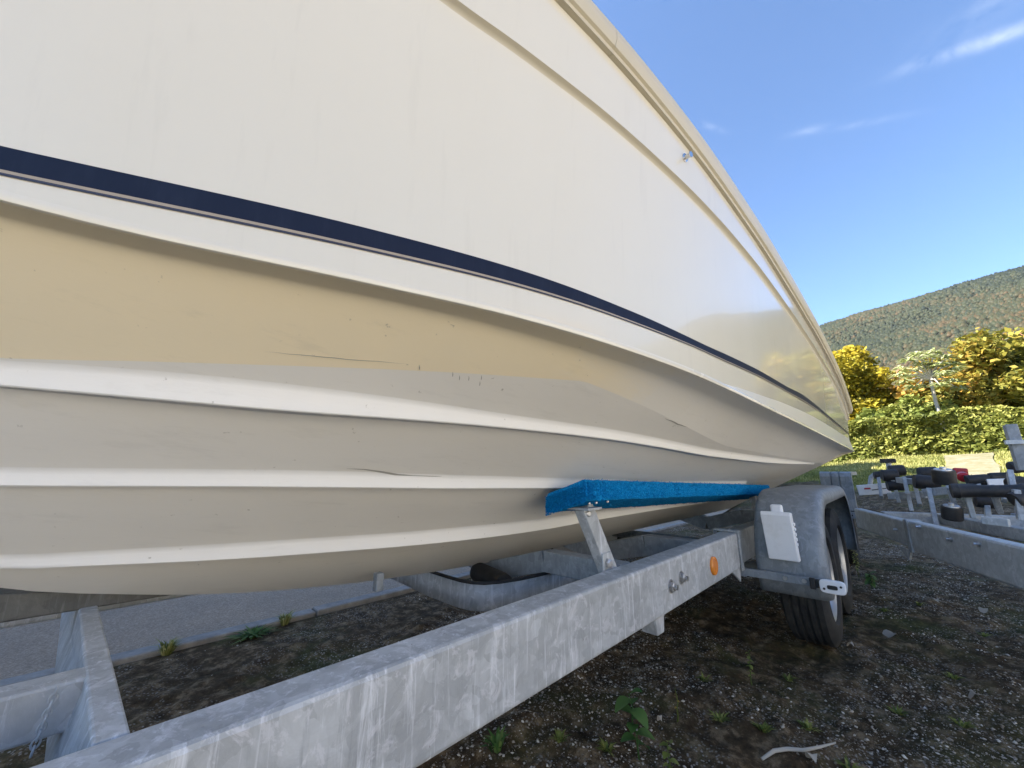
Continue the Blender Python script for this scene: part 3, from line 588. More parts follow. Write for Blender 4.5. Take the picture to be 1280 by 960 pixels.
# mudguard with pressed folds and its wheel
def pl0(px, py, X_):
    x_ = px-640; u_ = 480-py; th = math.atan(110/481); fw = 481*math.cos(th) - u_*math.sin(th); up = 481*math.sin(th) + u_*math.cos(th); a = R(44.2)
    d = Vector((math.sin(a)*x_ + math.cos(a)*fw, -math.cos(a)*x_ + math.sin(a)*fw, up)); return Vector((0,0,.82)) + d * (X_/d.x)
fold = [(.500,0),(.430,0),(.428,.012),(.418,.012),(.416,0),(.372,0),(.370,.012),(.360,.012),(.358,0),(.285,0),(.283,.03)]
gm_ = []
for x, z in [(4.50,.485),(4.48,.50),(4.50,.78),(4.515,.81),(4.56,.822),(5.25,.822)]: gm_.append([(x + (q if z < .8 else 0), y, z - (q if z >= .8 else 0)) for y, q in fold])
MB().grid(np.array(gm_)).build('mudguard', GALV_GUARD, t2, solid=.004, bevel=.004)
wheel(4.86, .44, 1, t2, .29, .17, rm=DARKST)
bk = MB().box(4.42, 4.46, .17, .50, .44, .488).build('mudguard_bracket', GALV_DULL, t2, bevel=.003)
for y in (.245,.285,.32): MB().lathe([(0,.008),(.004,.007)], (4.42, y, .465), (-1,0,0), 8).build('bolt_hole', BPLAST, bk)
MB().bar((4.45,.19,.455),(3.92,.22,.46),.06,.09).build('axle_arm', GALV_DULL, t2, bevel=.005)
wheel(4.55, -1.62, 1, t2, .29, .17); guard(-1.50, -1.75, t2, 4.15, 4.95, .74, .42)
LAT = Vector((.3, -.95, 0))
def stand(top, base, w=.022, h=.05, name='roller_arm'): return MB().bar(base, top, w, h, up=(1,0,0)).build(name, GALV_DULL, t2, bevel=.003)
def rol(px, py, X_, r, w, axis=(.25,-.97,.05), cap=None, hour=0): return roller(pl0(px, py, X_), axis, r*.86, w*.92, t2, cap, hour)
rol(1112, 594, 4.2, .05, .10); rol(1121, 588, 4.5, .05, .10); rol(1119, 607, 4.2, .045, .10); rol(1098, 594, 4.5, .035, .06)
rol(1158, 603, 3.9, .055, .13, (.2,-.97,-.12)); rol(1160, 591, 4.3, .05, .11)
rol(1180, 596, 3.6, .062, .092, (-.18,-.05,.98), RIM); rol(1190, 641, 3.3, .050, .078, (-.2,-.1,.97), RIM)
rol(1205, 612, 3.7, .042, .12, (.15,-.98,0)); rol(1237, 614, 3.25, .046, .30, (.1,-.99,.02), None, .22)
rol(1272, 606, 3.5, .05, .07, (.3,-.9,.2)); rol(1277, 623, 3.1, .042, .07, (.4,-.8,.3)); rol(1277, 583, 4.2, .045, .12, (.3,-.9,.15))
def arm(pt, pb, Xt, Xb, w=.022, h=.045): stand(pl0(*pt, Xt), pl0(*pb, Xb), w, h)
arm((1130,597),(1140,640),4.05,3.95); arm((1143,604),(1150,632),4.1,4.0); arm((1161,612),(1171,660),3.6,3.45); arm((1186,608),(1196,640),3.45,3.5); arm((1207,613),(1217,648),3.3,3.3); arm((1242,616),(1249,638),3.3,3.4); arm((1270,612),(1276,650),3.1,3.1, .022, .06); arm((1262,590),(1268,620),3.4,3.3); arm((1116,600),(1124,628),4.2,4.2)
MB().bar(pl0(1155,616,3.62), pl0(1196,612,3.55), .03, .045).build('roller_carrier', GALV_DULL, t2, bevel=.003)
MB().bar(pl0(1122,600,4.15), pl0(1152,603,4.0), .03, .04).build('roller_carrier', GALV_DULL, t2, bevel=.003)
MB().bar(pl0(1205,619,3.5), pl0(1245,610,3.45), .03, .04).build('roller_carrier', GALV_DULL, t2, bevel=.003)
MB().bar(pl0(1165,660,3.40), pl0(1178,661,3.40), .05, .02).bar(pl0(1130,616,3.95), pl0(1138,616,3.95), .05, .015).build('arm_clamp', GALV_DULL, t2, bevel=.003)
MB().bar(pl0(1280,588,3.9), pl0(1262,531,3.9), .05, .09, up=(1,0,0)).build('winch_post', GALV_GUARD, t2, bevel=.004)
q = pl0(1268, 553, 3.88); MB().box(q.x-.05, q.x, q.y-.04, q.y+.04, q.z-.012, q.z+.012).build('post_band', GALV_MID, t2)
rol(1142, 600, 4.35, .04, .10); rol(1222, 600, 4.0, .04, .11, (.2,-.97,.1)); rol(1233, 628, 3.45, .036, .09, (.2,-.97,-.1)); rol(1252, 597, 4.2, .04, .12)
arm((1222,602),(1226,632),4.0,3.95); arm((1233,630),(1236,652),3.45,3.4); arm((1098,596),(1102,622),4.5,4.4); arm((1252,598),(1256,626),4.2,4.1)
for px, py, q in [(1160,664,3.38),(1225,676,2.85),(1253,682,2.65),(1135,658,3.05)]:
    c = pl0(px, py, q) ; MB().lathe([(0,.010),(.008,.010),(.008,.006),(.02,.006)], T2((c - P1).dot(U), .0, c.z), tuple(-NV), 8).build('bolt', ZINC, t2)
MB().bar(pl0(1228,650,3.0), pl0(1262,654,2.95), .02, .035).build('roller_bracket', GALV_MID, t2, bevel=.003)
a = pl0(1071,607,4.55); b = pl0(1111,604,4.55); lbd = MB().bar(a + Vector((0,0,-.04)), b + Vector((0,0,-.04)), .03, .085).build('lamp_board', WPLAST, t2, bevel=.006)
MB().bar(a + (b-a)*.22 + Vector((-.017,0,-.03)), a + (b-a)*.42 + Vector((-.017,0,-.03)), .006, .012).build('red_marking', REDP, lbd)
MB().bar(a + (b-a)*.45 + Vector((-.017,0,-.045)), a + (b-a)*.9 + Vector((-.017,0,-.038)), .006, .006).build('dark_marking', BPLAST, lbd)
a = pl0(1234,604,3.95); b = pl0(1270,603,3.95); MB().bar(a, b, .04, .05).build('lamp_board', WPLAST, t2, bevel=.006)
a = pl0(1113,620,4.3); b = pl0(1160,618,4.1); MB().bar(a, b, .05, .05).build('cross_channel', GALV, t2, bevel=.005)
a = pl0(1191,589,4.3); b = pl0(1210,590,4.3); rdl = MB().bar(a, b, .06, .05).build('tail_lamp', REDP, t2, bevel=.01)
MB().lathe([(-.03,.02),(-.02,.032),(.02,.032),(.03,.02)], pl0(1204,596,4.1), (1,0,.2), 16).build('lamp_bulb_cover', REDP, rdl, smooth=True)
MB().lathe([(0,.02),(.04,.022),(.07,.01)], pl0(1206,598,4.05), (.2,-1,0), 12).build('cable_plug', BPLAST, t2, smooth=True)
a = pl0(1115,600,4.6); MB().tube([a, a + Vector((0,0,.14))], .018, 8).build('guide_post', GALV, t2); MB().box(a.x-.03, a.x+.03, a.y-.05, a.y+.05, a.z+.14, a.z+.175).build('post_cap', RUBBER, t2, bevel=.005)
MB().tube([pl0(1086,617,4.6), pl0(1089,596,4.6), pl0(1094,592,4.6), pl0(1104,592,4.55)], .016, 8).build('guide_hoop', GALV, t2, smooth=True)
MB().prism([T2(.98,.0,.39), T2(.82,.0,.39), T2(.87,0,.33)], NV*.01).build('gusset', GALV, t2)
MB().tube([T2(.4,.6,.56), T2(.2,.58,.585), T2(0,.55,.56), T2(-.2,.5,.55)], .008, 6).build('brake_hose', RUBBER, t2, smooth=True)

# ------------------------------------------------------------------ vegetation
def leafmat(name, cols, rough=.6):
    m = mat(name, cols[1], rough, spec=.25); b = B(m)
    oi = m.node_tree.nodes.new('ShaderNodeAttribute'); oi.attribute_name = 'tint'
    c = ramp(m, oi.outputs['Fac'], [(0, cols[0]), (.5, cols[1]), (1, cols[2])]); lk(m, c, b.inputs['Base Color'])
    tr_ = N(m, 'ShaderNodeBsdfTranslucent'); lk(m, c, tr_.inputs[0]); ms = N(m, 'ShaderNodeMixShader'); ms.inputs[0].default_value = .25
    lk(m, b.outputs[0], ms.inputs[1]); lk(m, tr_.outputs[0], ms.inputs[2]); lk(m, ms.outputs[0], m.node_tree.nodes['Material Output'].inputs[0]); return m
L_YEL = leafmat('yellow autumn leaf', [(.16, .15, .02), (.40, .33, .03), (.60, .46, .05)])
L_ORG = leafmat('orange green autumn leaf', [(.11, .13, .025), (.29, .26, .045), (.52, .28, .06)])
L_GRN = leafmat('pale green leaf', [(.24, .30, .10), (.44, .48, .22), (.62, .63, .38)])
L_HDG = leafmat('hedge leaf', [(.07, .09, .02), (.21, .235, .05), (.40, .38, .10)])
L_DRK = leafmat('weed leaf', [(.04, .09, .02), (.08, .17, .04), (.17, .25, .07)])
L_GRS = leafmat('grass blade', [(.10, .12, .03), (.27, .28, .08), (.48, .44, .19)])
L_SHR = leafmat('shrub leaf', [(.09, .12, .03), (.20, .24, .05), (.34, .34, .10)])
BARK = mat('bark', (.09, .075, .06), .9); PALEBARK = mat('pale bark', (.42, .39, .34), .85)
for m_ in (BARK, PALEBARK): bump(m_, noise(m_, coords(m_, (6, 6, 1)), 6, 6, .7), .6, .02)

def leaves(name, centres, size, mt, parent=None, tint=None, up=.35, aspect=1.7, jitter=.5):
    n = len(centres); off = np.array(wloc(parent)) if parent else np.zeros(3)
    nrm = RNG.normal(size=(n, 3)); nrm[:, 2] = np.abs(nrm[:, 2]) + up; nrm /= np.linalg.norm(nrm, axis=1)[:, None]
    t = np.cross(nrm, RNG.normal(size=(n, 3))); t /= np.linalg.norm(t, axis=1)[:, None]; b = np.cross(nrm, t)
    s = size * (1 + jitter * (RNG.random(n) - .5) * 2); l = (s * aspect / 2)[:, None]; w = (s / 2)[:, None]; c = centres - off
    V = np.stack([c - t*l, c + b*w - t*l*.1 + nrm*w*.25, c + t*l, c - b*w - t*l*.1 + nrm*w*.25], 1).reshape(-1, 3)
    o = np_mesh(name, V, np.arange(4*n).reshape(-1, 4), mt, parent)
    if tint is None: tint = RNG.random(n)
    a = o.data.attributes.new('tint', 'FLOAT', 'FACE'); a.data.foreach_set('value', np.clip(tint, 0, 1).astype(np.float32)); return o

def tree(name, base, h, rx, rz, lm, label, cat='tree', n=5000, size=.22, nb=26, bark=BARK, tint_f=None, trunk_h=.35, squash=1.0, group=None, open_=.0):
    base = Vector(base); t = empty(name, base, label, cat, group); top = base + Vector((0,0,h)); cz = h - rz
    mb = MB(); pts = [base + Vector((random.uniform(-.05,.05)*k, random.uniform(-.05,.05)*k, h*.8*k/6)) for k in range(7)]; mb.tube(pts, [h*.028*(1-.13*k) for k in range(7)], 8)
    cent = []; 
    for k in range(nb):
        th = 2*math.pi*random.random(); ph = math.asin(random.uniform(-.85, 1)); q = random.uniform(.45, .88)
        c = base + Vector((rx*q*math.cos(th)*math.cos(ph), rx*q*math.sin(th)*math.cos(ph), cz + rz*q*math.sin(ph))); cent.append((c, random.uniform(.24,.42)*min(rx, rz)))
        s = base + Vector((0,0,h*random.uniform(trunk_h, .6))); mid = (s + c)/2 + Vector((0,0,-.1)); mb.tube([s, mid, c], [h*.010, h*.006, h*.002], 5)
    mb.build('trunk', bark, t, smooth=True)
    allp = []; tint = []; w = np.array([r**2 for _, r in cent]); w /= w.sum()
    for (c, r), f_ in zip(cent, w):
        m = int(n*f_); d = RNG.normal(size=(m, 3)); d /= np.linalg.norm(d, axis=1)[:, None]; rad = r * (RNG.random(m)**.35)
        p = np.array(c) + d*rad[:, None]*[1, 1, .8]; p += RNG.normal(size=(m, 3))*size*.5; allp.append(p)
        tint.append(np.full(m, random.uniform(-.22,.22)) + .5 + RNG.normal(size=m)*.16)
    P = np.concatenate(allp); T = np.concatenate(tint)
    if tint_f is not None: T = T + tint_f(P)
    leaves('crown', P, size, lm, t, T); return t
def at(px, X_): 
    p = pl0(px, 560, X_); return (p.x, p.y, float(rise(p.x, p.y)))
tree('autumn_tree', at(1066, 21), 4.75, 1.75, 2.25, L_YEL, 'bright yellow autumn tree right behind the boat stern', n=26000, size=.10, nb=50)
tree('autumn_tree', at(1107, 20.5), 3.1, 1.1, 1.5, L_YEL, 'shorter yellow green bush tree in front of the bright yellow tree', n=11000, size=.095, nb=26, tint_f=lambda p: -.22)
tree('autumn_tree', at(1243, 21), 4.15, 2.1, 1.95, L_ORG, 'orange and green autumn tree behind the hedge at the right', n=26000, size=.105, nb=48, tint_f=lambda p: .25*np.clip((p[:, 1]+2.2)*.6 + (p[:, 2]-4.2)*.35, -1, 1))
tree('shrub', at(1146, 19.4), 2.0, 1.5, 1.3, L_SHR, 'low green shrubs between the yellow tree and the pale trunk', 'shrub', n=12000, size=.10, nb=26)
tree('shrub', at(1212, 21.5), 2.8, 1.3, 1.2, L_SHR, 'light green shrub in front of the orange tree', 'shrub', n=11000, size=.09, nb=24, tint_f=lambda p: .2)
for k, (px, X_, lb_) in enumerate([(1330, 22, 'green tree just past the right edge of view'), (1420, 24, 'yellow green tree well past the right edge'), (985, 24, 'yellow tree hidden behind the boat')]):
    tree('autumn_tree', at(px, X_), 4.6 + .4*k, 2.1, 2.2, (L_ORG, L_YEL, L_YEL)[k], lb_, n=9000, size=.15, nb=30)
tree('shade_tree', (11.0, 4.5, float(rise(11.0, 4.5))), 5.6, 1.7, 2.4, L_SHR, 'unseen green tree added to shade the grass, beside the road end behind the boat', n=7000, size=.16, nb=30)  # unseen tree, added to cast shade over the grass
# loquat-like tree: leaning pale trunk, drooping long leaves in rosettes
p0 = Vector(at(1183, 18.2)); lq = empty('slender_tree', p0, 'slender tree with leaning pale trunk and drooping pale green leaves', 'tree')
tp_ = pl0(1163, 474, 18.2); p0b = p0 + Vector((0,0,0)); mids = [p0, p0.lerp(tp_, .35) + Vector((0,-.05,0)), p0.lerp(tp_, .7), tp_]
mb = MB().tube(mids, [.055,.05,.045,.042], 8); cl = []
for px, py in [(1128,462),(1135,450),(1147,443),(1152,455),(1160,446),(1168,440),(1174,455),(1183,447),(1190,455),(1140,470),(1156,470),(1170,470),(1178,468),(1186,466),(1146,462),(1164,458),(1195,462),(1130,478),(1142,484),(1192,477),(1200,486),(1150,484),(1176,482),(1125,470)]:
    c = pl0(px, py, 18.2 + random.uniform(-.6,.6)); cl.append(c); mb.tube([tp_, (tp_+c)/2 + Vector((0,0,.1)), c], [.035,.022,.01], 6)
mb.build('trunk', PALEBARK, lq, smooth=True)
V = []; Fc = []; tint = []
for c in cl:
    for k in range(34):
        a = random.uniform(0, 2*math.pi); e = random.uniform(-.3,1.1); ln = random.uniform(.20,.38); d = Vector((math.cos(a), math.sin(a), 0)); s_ = Vector((-d.y, d.x, 0))*.036
        m1 = c + d*ln*.5 + Vector((0,0,ln*.35*e)); e1 = c + d*ln + Vector((0,0,ln*(.3*e-.25))); b_ = len(V)
        V += [c, m1 + s_, e1, m1 - s_]; Fc.append((b_, b_+1, b_+2, b_+3)); tint.append(random.random())
o = np_mesh('crown', np.array([tuple(v - p0) for v in V]), np.array(Fc), L_GRN, lq); a_ = o.data.attributes.new('tint', 'FLOAT', 'FACE'); a_.data.foreach_set('value', np.array(tint, np.float32))
# hedge
hp = empty('hedge', (16.6, -2, float(rise(16.6, -2))), 'clipped leafy hedge running behind the grass bank', 'hedge')
n = 60000; yy = RNG.uniform(-13, 5.5, n); kx = RNG.random(n); top = RNG.random(n) < .3
htop = 1.08 + .34*fbm(yy, yy*0, 1.3, 4) + .05*np.sin(yy*2.1); zz = np.where(top, htop - .12*RNG.random(n)**2, htop*RNG.random(n))
xx = np.where(top, RNG.uniform(16.1, 17.2, n), 16.05 + .22*RNG.random(n)**2 - .1*(zz < .5)*RNG.random(n)) + .45*fbm(yy, zz, .6, 3)
leaves('foliage', np.stack([xx, yy, rise(xx, yy) + zz], 1), .072, L_HDG, hp, .5 + .5*fbm(yy, zz, .6, 2) + RNG.normal(size=n)*.2)
mb = MB()
for k in range(70):
    y = -13 + 18.5*k/69; mb.tube([(16.6, y, float(rise(16.6, y))-.02), (16.6+random.uniform(-.2,.2), y+.1, float(rise(16.6, y))+.8)], [.03,.012], 5)
mb.build('stem', BARK, hp)
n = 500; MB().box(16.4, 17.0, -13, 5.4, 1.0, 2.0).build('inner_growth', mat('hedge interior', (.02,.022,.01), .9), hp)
# grass on the bank
n = 80000; gx = RNG.uniform(6.6, 16.3, n); gy = RNG.uniform(-5.5, 4.0, n)
keep = (gx - .45*gy + 1.8*fbm(gx, gy, 1.5, 3) > 9.7) & ~((gx > 10.1) & (gx < 11.6) & (gy < -.9)) & ~((gx > 12.3) & (gx < 15.7) & (gy > -.117*gx-.05) & (gy < -.063*gx)); gx = gx[keep]; gy = gy[keep]; n = len(gx)
hgt = RNG.uniform(.02, .075, n)*(1 + 1.2*np.clip(fbm(gx, gy, .9, 2), 0, 1)); a = RNG.uniform(0, 6.28, n); w = .012; base = np.stack([gx, gy, gz(gx, gy)], 1)
tip = base + np.stack([np.cos(a)*hgt*.5, np.sin(a)*hgt*.5, hgt], 1); sv = np.stack([-np.sin(a)*w, np.cos(a)*w, 0*a], 1)
gr = np_mesh('grass', np.stack([base - sv, base + sv, tip], 1).reshape(-1, 3), np.arange(3*n).reshape(-1, 3), L_GRS); at_ = gr.data.attributes.new('tint', 'FLOAT', 'FACE'); at_.data.foreach_set('value', np.clip(.55 + .6*fbm(gx, gy, .8, 3) + RNG.normal(size=n)*.2, 0, 1).astype(np.float32))
tag(gr, 'short sunlit grass growing on the bank before the hedge', 'grass', kind='stuff')

# ------------------------------------------------------------------ gravel, weeds, litter near the camera
def stones(name, n, xr, yr, smin, smax, cols, dens, label):
    x = RNG.uniform(*xr, n*3); y = RNG.uniform(*yr, n*3); k = RNG.random(n*3) < dens(x, y); x = x[k][:n]; y = y[k][:n]; n = len(x)
    s = smin * (smax/smin)**(RNG.random(n)**3.2); z = gz(x, y) + s*.15
    base = np.array([(1,0,0),(-1,0,0),(0,1,0),(0,-1,0),(0,0,1),(0,0,-1)], float); tri = np.array([(0,2,4),(2,1,4),(1,3,4),(3,0,4),(2,0,5),(1,2,5),(3,1,5),(0,3,5)])
    sc = s[:, None, None] * (base[None] * RNG.uniform(.55, 1.0, (n, 6, 1))) * np.array([1, .8, .55]); sc += s[:, None, None]*RNG.normal(size=(n, 6, 3))*.12
    a = RNG.uniform(0, 6.28, n); ca, sa = np.cos(a)[:, None], np.sin(a)[:, None]
    V = np.stack([sc[..., 0]*ca - sc[..., 1]*sa + x[:, None], sc[..., 0]*sa + sc[..., 1]*ca + y[:, None], sc[..., 2] + z[:, None]], -1)
    F_ = (tri[None] + 6*np.arange(n)[:, None, None]).reshape(-1, 3)
    m = mat(name, (.3,.29,.27), .85); oi = m.node_tree.nodes.new('ShaderNodeAttribute'); oi.attribute_name = 'tint'
    lk(m, ramp(m, oi.outputs['Fac'], cols), B(m).inputs['Base Color'])
    o = np_mesh(name, V.reshape(-1, 3), F_, m); at_ = o.data.attributes.new('tint', 'FLOAT', 'FACE'); at_.data.foreach_set('value', np.repeat(RNG.random(n), 8).astype(np.float32))
    return tag(o, label, 'gravel', kind='stuff')
dn = lambda x, y: np.clip(.34 + 2.4*fbm(x, y, .55, 4, .6) + .2*(y < .2), .03, 1)**1.4
stones('gravel', 130000, (.3, 6.5), (-.9, 2.5),   .0012, .0095, [(0, (.07,.055,.04)), (.45, (.26,.22,.165)), (.8, (.46,.41,.34)), (1, (.70,.65,.57))], dn, 'loose pale gravel strewn over the dark soil')
def blade_tuft(name, c, n, h, spread, label, lm=L_GRS, w=.004, cat='grass tuft', group=None):
    c = Vector((c[0], c[1], float(gz(c[0], c[1])))); t = empty(name, c, label, cat, group); V = []; F_ = []; tn = []
    for k in range(n):
        a = random.uniform(0, 6.283); rr = random.uniform(0, spread*.35); hh = h*random.uniform(.5, 1.1); d = Vector((math.cos(a), math.sin(a), 0)); b = d*rr; s_ = Vector((-d.y, d.x, 0))*w; lean = random.uniform(.25, 1)*spread; i = len(V)
        V += [b - s_, b + s_, b + d*lean*.4 + Vector((0,0,hh*.65)) + s_*.8, b + d*lean*.4 + Vector((0,0,hh*.65)) - s_*.8, b + d*lean + Vector((0,0,hh*random.uniform(.6,1)))]
        F_ += [(i, i+1, i+2, i+3)]; F_ += [(i+3, i+2, i+4, i+4)]; tn += [random.random()]*2
    me = bpy.data.meshes.new('blades'); me.from_pydata([tuple(v) for v in V], [], [f if f[2] != f[3] else f[:3] for f in F_]); me.materials.append(lm); o = bpy.data.objects.new('blades', me); COL.objects.link(o); o.parent = t
    a_ = me.attributes.new('tint', 'FLOAT', 'FACE'); a_.data.foreach_set('value', np.array(tn, np.float32)); return t
def gp_(px, py):                                                      # point of the level ground seen along a line of sight
    x_ = px-640; u_ = 480-py; th = math.atan(110/481); fw = 481*math.cos(th) - u_*math.sin(th); up = 481*math.sin(th) + u_*math.cos(th); a = R(44.2)
    d = Vector((math.sin(a)*x_ + math.cos(a)*fw, -math.cos(a)*x_ + math.sin(a)*fw, up)); p = d * (-.82/d.z); return (p.x, p.y)
blade_tuft('grass_tuft', (.33, 2.54), 60, .07, .06, 'yellowish grass tuft at the kerb nearest the crossbeam')
blade_tuft('grass_tuft', (.82, 2.55), 60, .07, .07, 'dry grass tuft halfway along the visible kerb')
blade_tuft('grass_tuft', (.66, 2.50), 70, .03, .12, 'wide dark green weed mat against the kerb', L_DRK, .007, 'weed')
c = gp_(622, 948); blade_tuft('rosette_weed', c, 22, .055, .05, 'small narrow leaved rosette weed below the side beam', L_DRK, .006, 'weed')
def weed(name, c, h, nl, ls, label, lm=L_DRK, lean=(0,0), cat='weed', wr=.45):
    z = float(gz(*c)); b = Vector((c[0], c[1], z)); t = empty(name, b, label, cat); tipv = b + Vector((lean[0], lean[1], h)); pts = [b.lerp(tipv, k/5) + Vector((random.uniform(-.004,.004), random.uniform(-.004,.004), 0)) for k in range(6)]
    MB().tube(pts, [.0028-.0003*k for k in range(6)], 6).build('stem', lm, t, smooth=True); V = []
    me0 = None
    for k in range(nl):
        q = .25 + .75*k/(nl-1); p = b.lerp(tipv, q); a = k*2.4 + random.uniform(-.4,.4); s = ls*random.uniform(.7,1.1)*(1.15-.35*abs(q-.6)); d = Vector((math.cos(a), math.sin(a), 0)); e = Vector((-d.y, d.x, 0)); el = .9 if k == nl-1 else random.uniform(-.15,.45); P = []
        for i in range(6):
            f = i/5; w = s*wr*math.sin(math.pi*min(1, f*.93+.03))**.8*(1-.25*f); m = p + d*(s*f) + Vector((0,0,s*(el*f - .5*f*f)))
            P.append([m - e*w + Vector((0,0,w*.3)), m, m + e*w + Vector((0,0,w*.3))])
        o = MB().grid(np.array([[tuple(v) for v in r] for r in P])).build('leaf', lm, t, smooth=True, recalc=False)
        a_ = o.data.attributes.new('tint', 'FLOAT', 'FACE'); a_.data.foreach_set('value', np.full(len(o.data.polygons), random.uniform(.3,.8), np.float32))
    return t
weed('sapling', gp_(800, 955), .165, 11, .052, 'young broad leaved sapling on the soil by the beam', lean=(-.01,.015), cat='sapling')
weed('stem_weed', gp_(838, 975), .085, 8, .022, 'small pale weed right of the sapling', L_SHR)
weed('stem_weed', gp_(940, 855), .12, 16, .014, 'thin upright weed with tiny leaves before the tyre', L_SHR, cat='weed')
weed('stem_weed', gp_(1074, 722), .20, 34, .022, 'bushy weed with tiny pale leaves beside the trailer wheel', L_GRS, cat='weed')
weed('stem_weed', gp_(1090, 735), .10, 24, .04, 'low green weed right of the trailer tyre', L_DRK, cat='weed')
weed('stem_weed', gp_(848, 905), .10, 5, .008, 'bare reddish weed stem between the sapling and the tyre', L_ORG)
MOSS = ['moss tuft between the rosette weed and the sapling', 'moss tuft in the open soil midway from sapling to tyre', 'moss tuft above the dry twig', 'moss tuft on bare soil straight below the tyre', 'moss tuft just behind the right end of the twig', 'moss tuft at the bottom edge right of the twig', 'moss tuft midway between the largest dead leaf and the bottom', 'moss tuft beside the pale dead leaf on gravel', 'moss tuft near the curled leaf at the far right', 'moss tuft near the thin upright dead leaf', 'moss tuft by the thin weed before the tyre', 'moss tuft right beside the sapling foot', 'moss tuft just above the largest dead leaf', 'moss tuft in the bottom right corner']
for k, (px, py) in enumerate([(700,935),(900,900),(955,915),(985,845),(1010,905),(1060,950),(1120,880),(1190,840),(1230,790),(1150,760),(880,850),(760,945),(1105,765),(1200,900)]):
    blade_tuft('moss_tuft', gp_(px, py), 26, .022, .035, MOSS[k], L_SHR, .004, 'moss', 'moss tufts on the soil')
TWIG = mat('dry twig', (.40,.37,.32), .85); DEAD = mat('dead leaf', (.36,.32,.26), .8)
c = [gp_(*p) for p in [(952,946),(968,941),(985,938),(1005,939),(1025,934),(1044,926)]]
tag(MB().tube([(x, y, float(gz(x, y))+.008) for x, y in c], [.004,.0055,.0055,.005,.004,.002], 7).build('twig', TWIG, smooth=True), 'pale dry twig lying on the soil at the bottom', 'twig')
def dead(px, py, s, rot, label):
    x, y = gp_(px, py); z = float(gz(x, y)) + .008; P = []
    for i in range(7):
        f = i/6; w = s*.4*math.sin(math.pi*(f*.92+.04)); q = Vector((math.cos(rot), math.sin(rot), 0)); e = Vector((-q.y, q.x, 0)); m = Vector((x, y, z)) + q*s*(f-.5) + Vector((0,0,.012*math.sin(f*5)))
        P.append([tuple(m - e*w + Vector((0,0,.25*w))), tuple(m), tuple(m + e*w + Vector((0,0,.3*w)))])
    tag(MB().grid(np.array(P)).build('dead_leaf', DEAD, smooth=True), label, 'dead leaf')
dead(1112, 792, .075, 2.4, 'largest curled dead leaf right of the tyre'); dead(1062, 805, .035, 1.2, 'small dead leaf touching the foot of the tyre'); dead(1015, 950, .04, .6, 'dead leaf lying beside the dry twig'); dead(1215, 865, .035, 1.9, 'pale dead leaf on gravel at the right'); dead(1170, 757, .05, .5, 'thin upright dead leaf below the roller trailer beam'); dead(1230, 765, .05, 2.8, 'curled dead leaf on moss at the far right'); dead(825, 906, .022, 1, 'tiny pinkish dead leaf beside the sapling')

# ------------------------------------------------------------------ mountain with its woods, houses
def hill(az, d):
    """height at azimuth (rad from +X) and distance"""
    crest = np.interp(np.degrees(az), [-170,-110,-60,-30,-12,-8,-2,3,8,30,60,110,170], [40,120,280,385,372,364,352,343,328,240,140,60,40])
    s = sstep(240, 1250, d); prof = .12*sstep(150, 420, d) + .88*s**1.25
    return 2 + crest*prof + 16*fbm(az*700, d, 140, 4)*sstep(300, 600, d) + 5*fbm(az*900, d, 40, 3)*sstep(300, 900, d) - (d > 1250)*(d-1250)*.35
azs = np.radians(np.concatenate([np.linspace(-170,-20,50,endpoint=False), np.linspace(-20,12,140,endpoint=False), np.linspace(12,170,50)])); ds = np.concatenate([np.linspace(110,1300,110), [1500,1900,2600]])
A, D = np.meshgrid(azs, ds, indexing='ij'); ZZ = hill(A, D); n0, n1 = A.shape; ii = (np.arange(n0-1)[:, None]*n1 + np.arange(n1-1)[None]).ravel()
HM = mat('wooded slope', (.06,.065,.03), .95, spec=.1); m_ = HM; v_ = coords(m_)
lk(m_, ramp(m_, noise(m_, v_, .03, 8, .7), [(.3, (.02,.024,.014)), (.55, (.045,.048,.027)), (.75, (.08,.06,.035))]), B(m_).inputs['Base Color'])
hl = np_mesh('hills', np.stack([D*np.cos(A), D*np.sin(A), ZZ], -1).reshape(-1, 3), np.stack([ii, ii+1, ii+n1+1, ii+n1], 1), HM); tag(hl, kind='structure'); hl.data.polygons.foreach_set('use_smooth', [True]*len(hl.data.polygons))
L_WOOD = leafmat('hill wood', [(.017,.027,.018), (.048,.056,.026), (.12,.075,.035)])
n = 90000; az = np.radians(np.where(RNG.random(n) < .8, RNG.uniform(-12, 6, n), RNG.uniform(-75, -12, n))); d = 260 + 1010*RNG.random(n)**.8
sz = (1.6 + 4.4*RNG.random(n)**2.5)*(.55 + .45*sstep(250, 700, d)); bx = np.array([(1,0,0),(.3,.95,0),(-.8,.6,0),(-.8,-.6,0),(.3,-.95,0),(0,0,1.25),(0,0,-.5)]); tri = np.array([(0,1,5),(1,2,5),(2,3,5),(3,4,5),(4,0,5),(1,0,6),(2,1,6),(3,2,6),(4,3,6),(0,4,6)])
V = np.stack([d*np.cos(az), d*np.sin(az), hill(az, d) + sz*.5], 1)[:, None] + bx[None]*sz[:, None, None]*RNG.uniform(.65,1.1,(n,7,1))
hgt_ = sstep(700, 1250, d)
ti = .48 + .8*fbm(d*np.cos(az), d*np.sin(az), 150, 4)*.8 - .26*hgt_ + RNG.normal(size=n)*.15 + .5*(1-sstep(330, 420, d + 120*fbm(az*900, d, 90, 2)))
wd = np_mesh('woods', V.reshape(-1, 3), (tri[None] + 7*np.arange(n)[:, None, None]).reshape(-1, 3), L_WOOD); a_ = wd.data.attributes.new('tint', 'FLOAT', 'FACE'); a_.data.foreach_set('value', np.clip(np.repeat(ti, 10), 0, 1).astype(np.float32)); tag(wd, 'mixed autumn woods covering the far mountain slope', 'woods', kind='stuff')
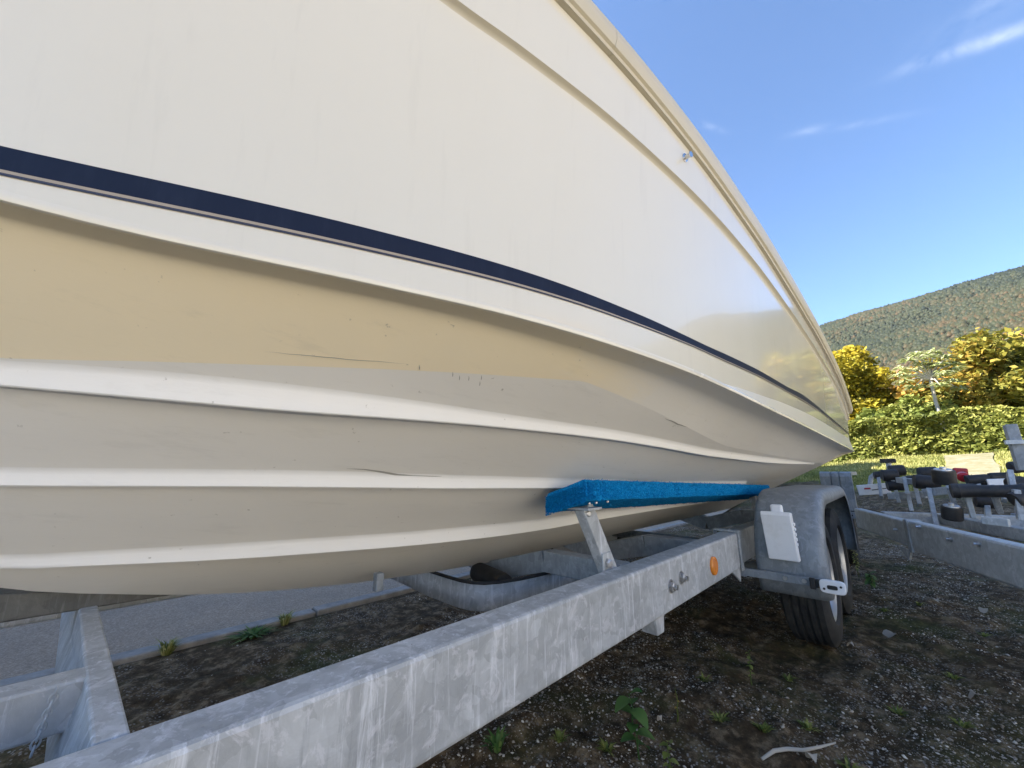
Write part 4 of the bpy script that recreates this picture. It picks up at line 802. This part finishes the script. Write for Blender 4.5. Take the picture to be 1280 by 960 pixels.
WALL = mat('pale render', (.62,.58,.50), .85); ROOF = mat('clay roof', (.30,.14,.08), .85); WIN = mat('dark window', (.03,.035,.04), .2)
def house(px, py, X_, w, h, label, wallm=WALL):
    c = pl0(px, py, X_); z0 = c.z - h; t = empty('house', (c.x, c.y, z0), label, 'house')
    MB().box(c.x, c.x+w*.8, c.y-w/2, c.y+w/2, z0-6, z0+h).build('wall', wallm, t)
    e = .5; MB().add([(c.x-e,c.y-w/2-e,z0+h+.01),(c.x+w*.8+e,c.y-w/2-e,z0+h+.01),(c.x+w*.8+e,c.y+w/2+e,z0+h+.01),(c.x-e,c.y+w/2+e,z0+h+.01),(c.x+w*.4,c.y-w/2-e,z0+h*1.35),(c.x+w*.4,c.y+w/2+e,z0+h*1.35)], [(3,2,1,0),(0,1,4),(2,3,5),(1,2,5,4),(3,0,4,5)]).build('roof', ROOF, t)
    for k in range(2):
        for j in range(2): y = c.y + (k-.5)*w*.45; z = z0 + h*(.25+.42*j); MB().box(c.x-.08, c.x+.02, y-.5, y+.5, z, z+h*.22).build('window', WIN, t)
house(1276, 420, 290, 9, 7, 'pale house on the lower slope at the right edge'); house(1256, 424, 300, 10, 5, 'low pale house left of the house at the right edge')
house(1150, 466, 60, 3.2, 2.6, 'small white house glimpsed between the trees', WPLAST); house(1158, 487, 45, 2.4, 1.5, 'white garden shed behind the pale trunk', WPLAST)

# ------------------------------------------------------------------ thin autumn haze over the valley
hz = bpy.data.materials.new('haze'); hz.use_nodes = True; hz.node_tree.nodes.clear()
pv = hz.node_tree.nodes.new('ShaderNodeVolumePrincipled'); pv.inputs['Color'].default_value = (.86, .92, 1, 1); pv.inputs['Density'].default_value = .00006; pv.inputs['Anisotropy'].default_value = .2
ho = hz.node_tree.nodes.new('ShaderNodeOutputMaterial'); hz.node_tree.links.new(pv.outputs[0], ho.inputs['Volume'])
tag(MB().box(-1450, 1450, -1450, 1450, -20, 470).build('haze', hz), 'thin pale haze lying over the whole valley', 'haze', kind='stuff')
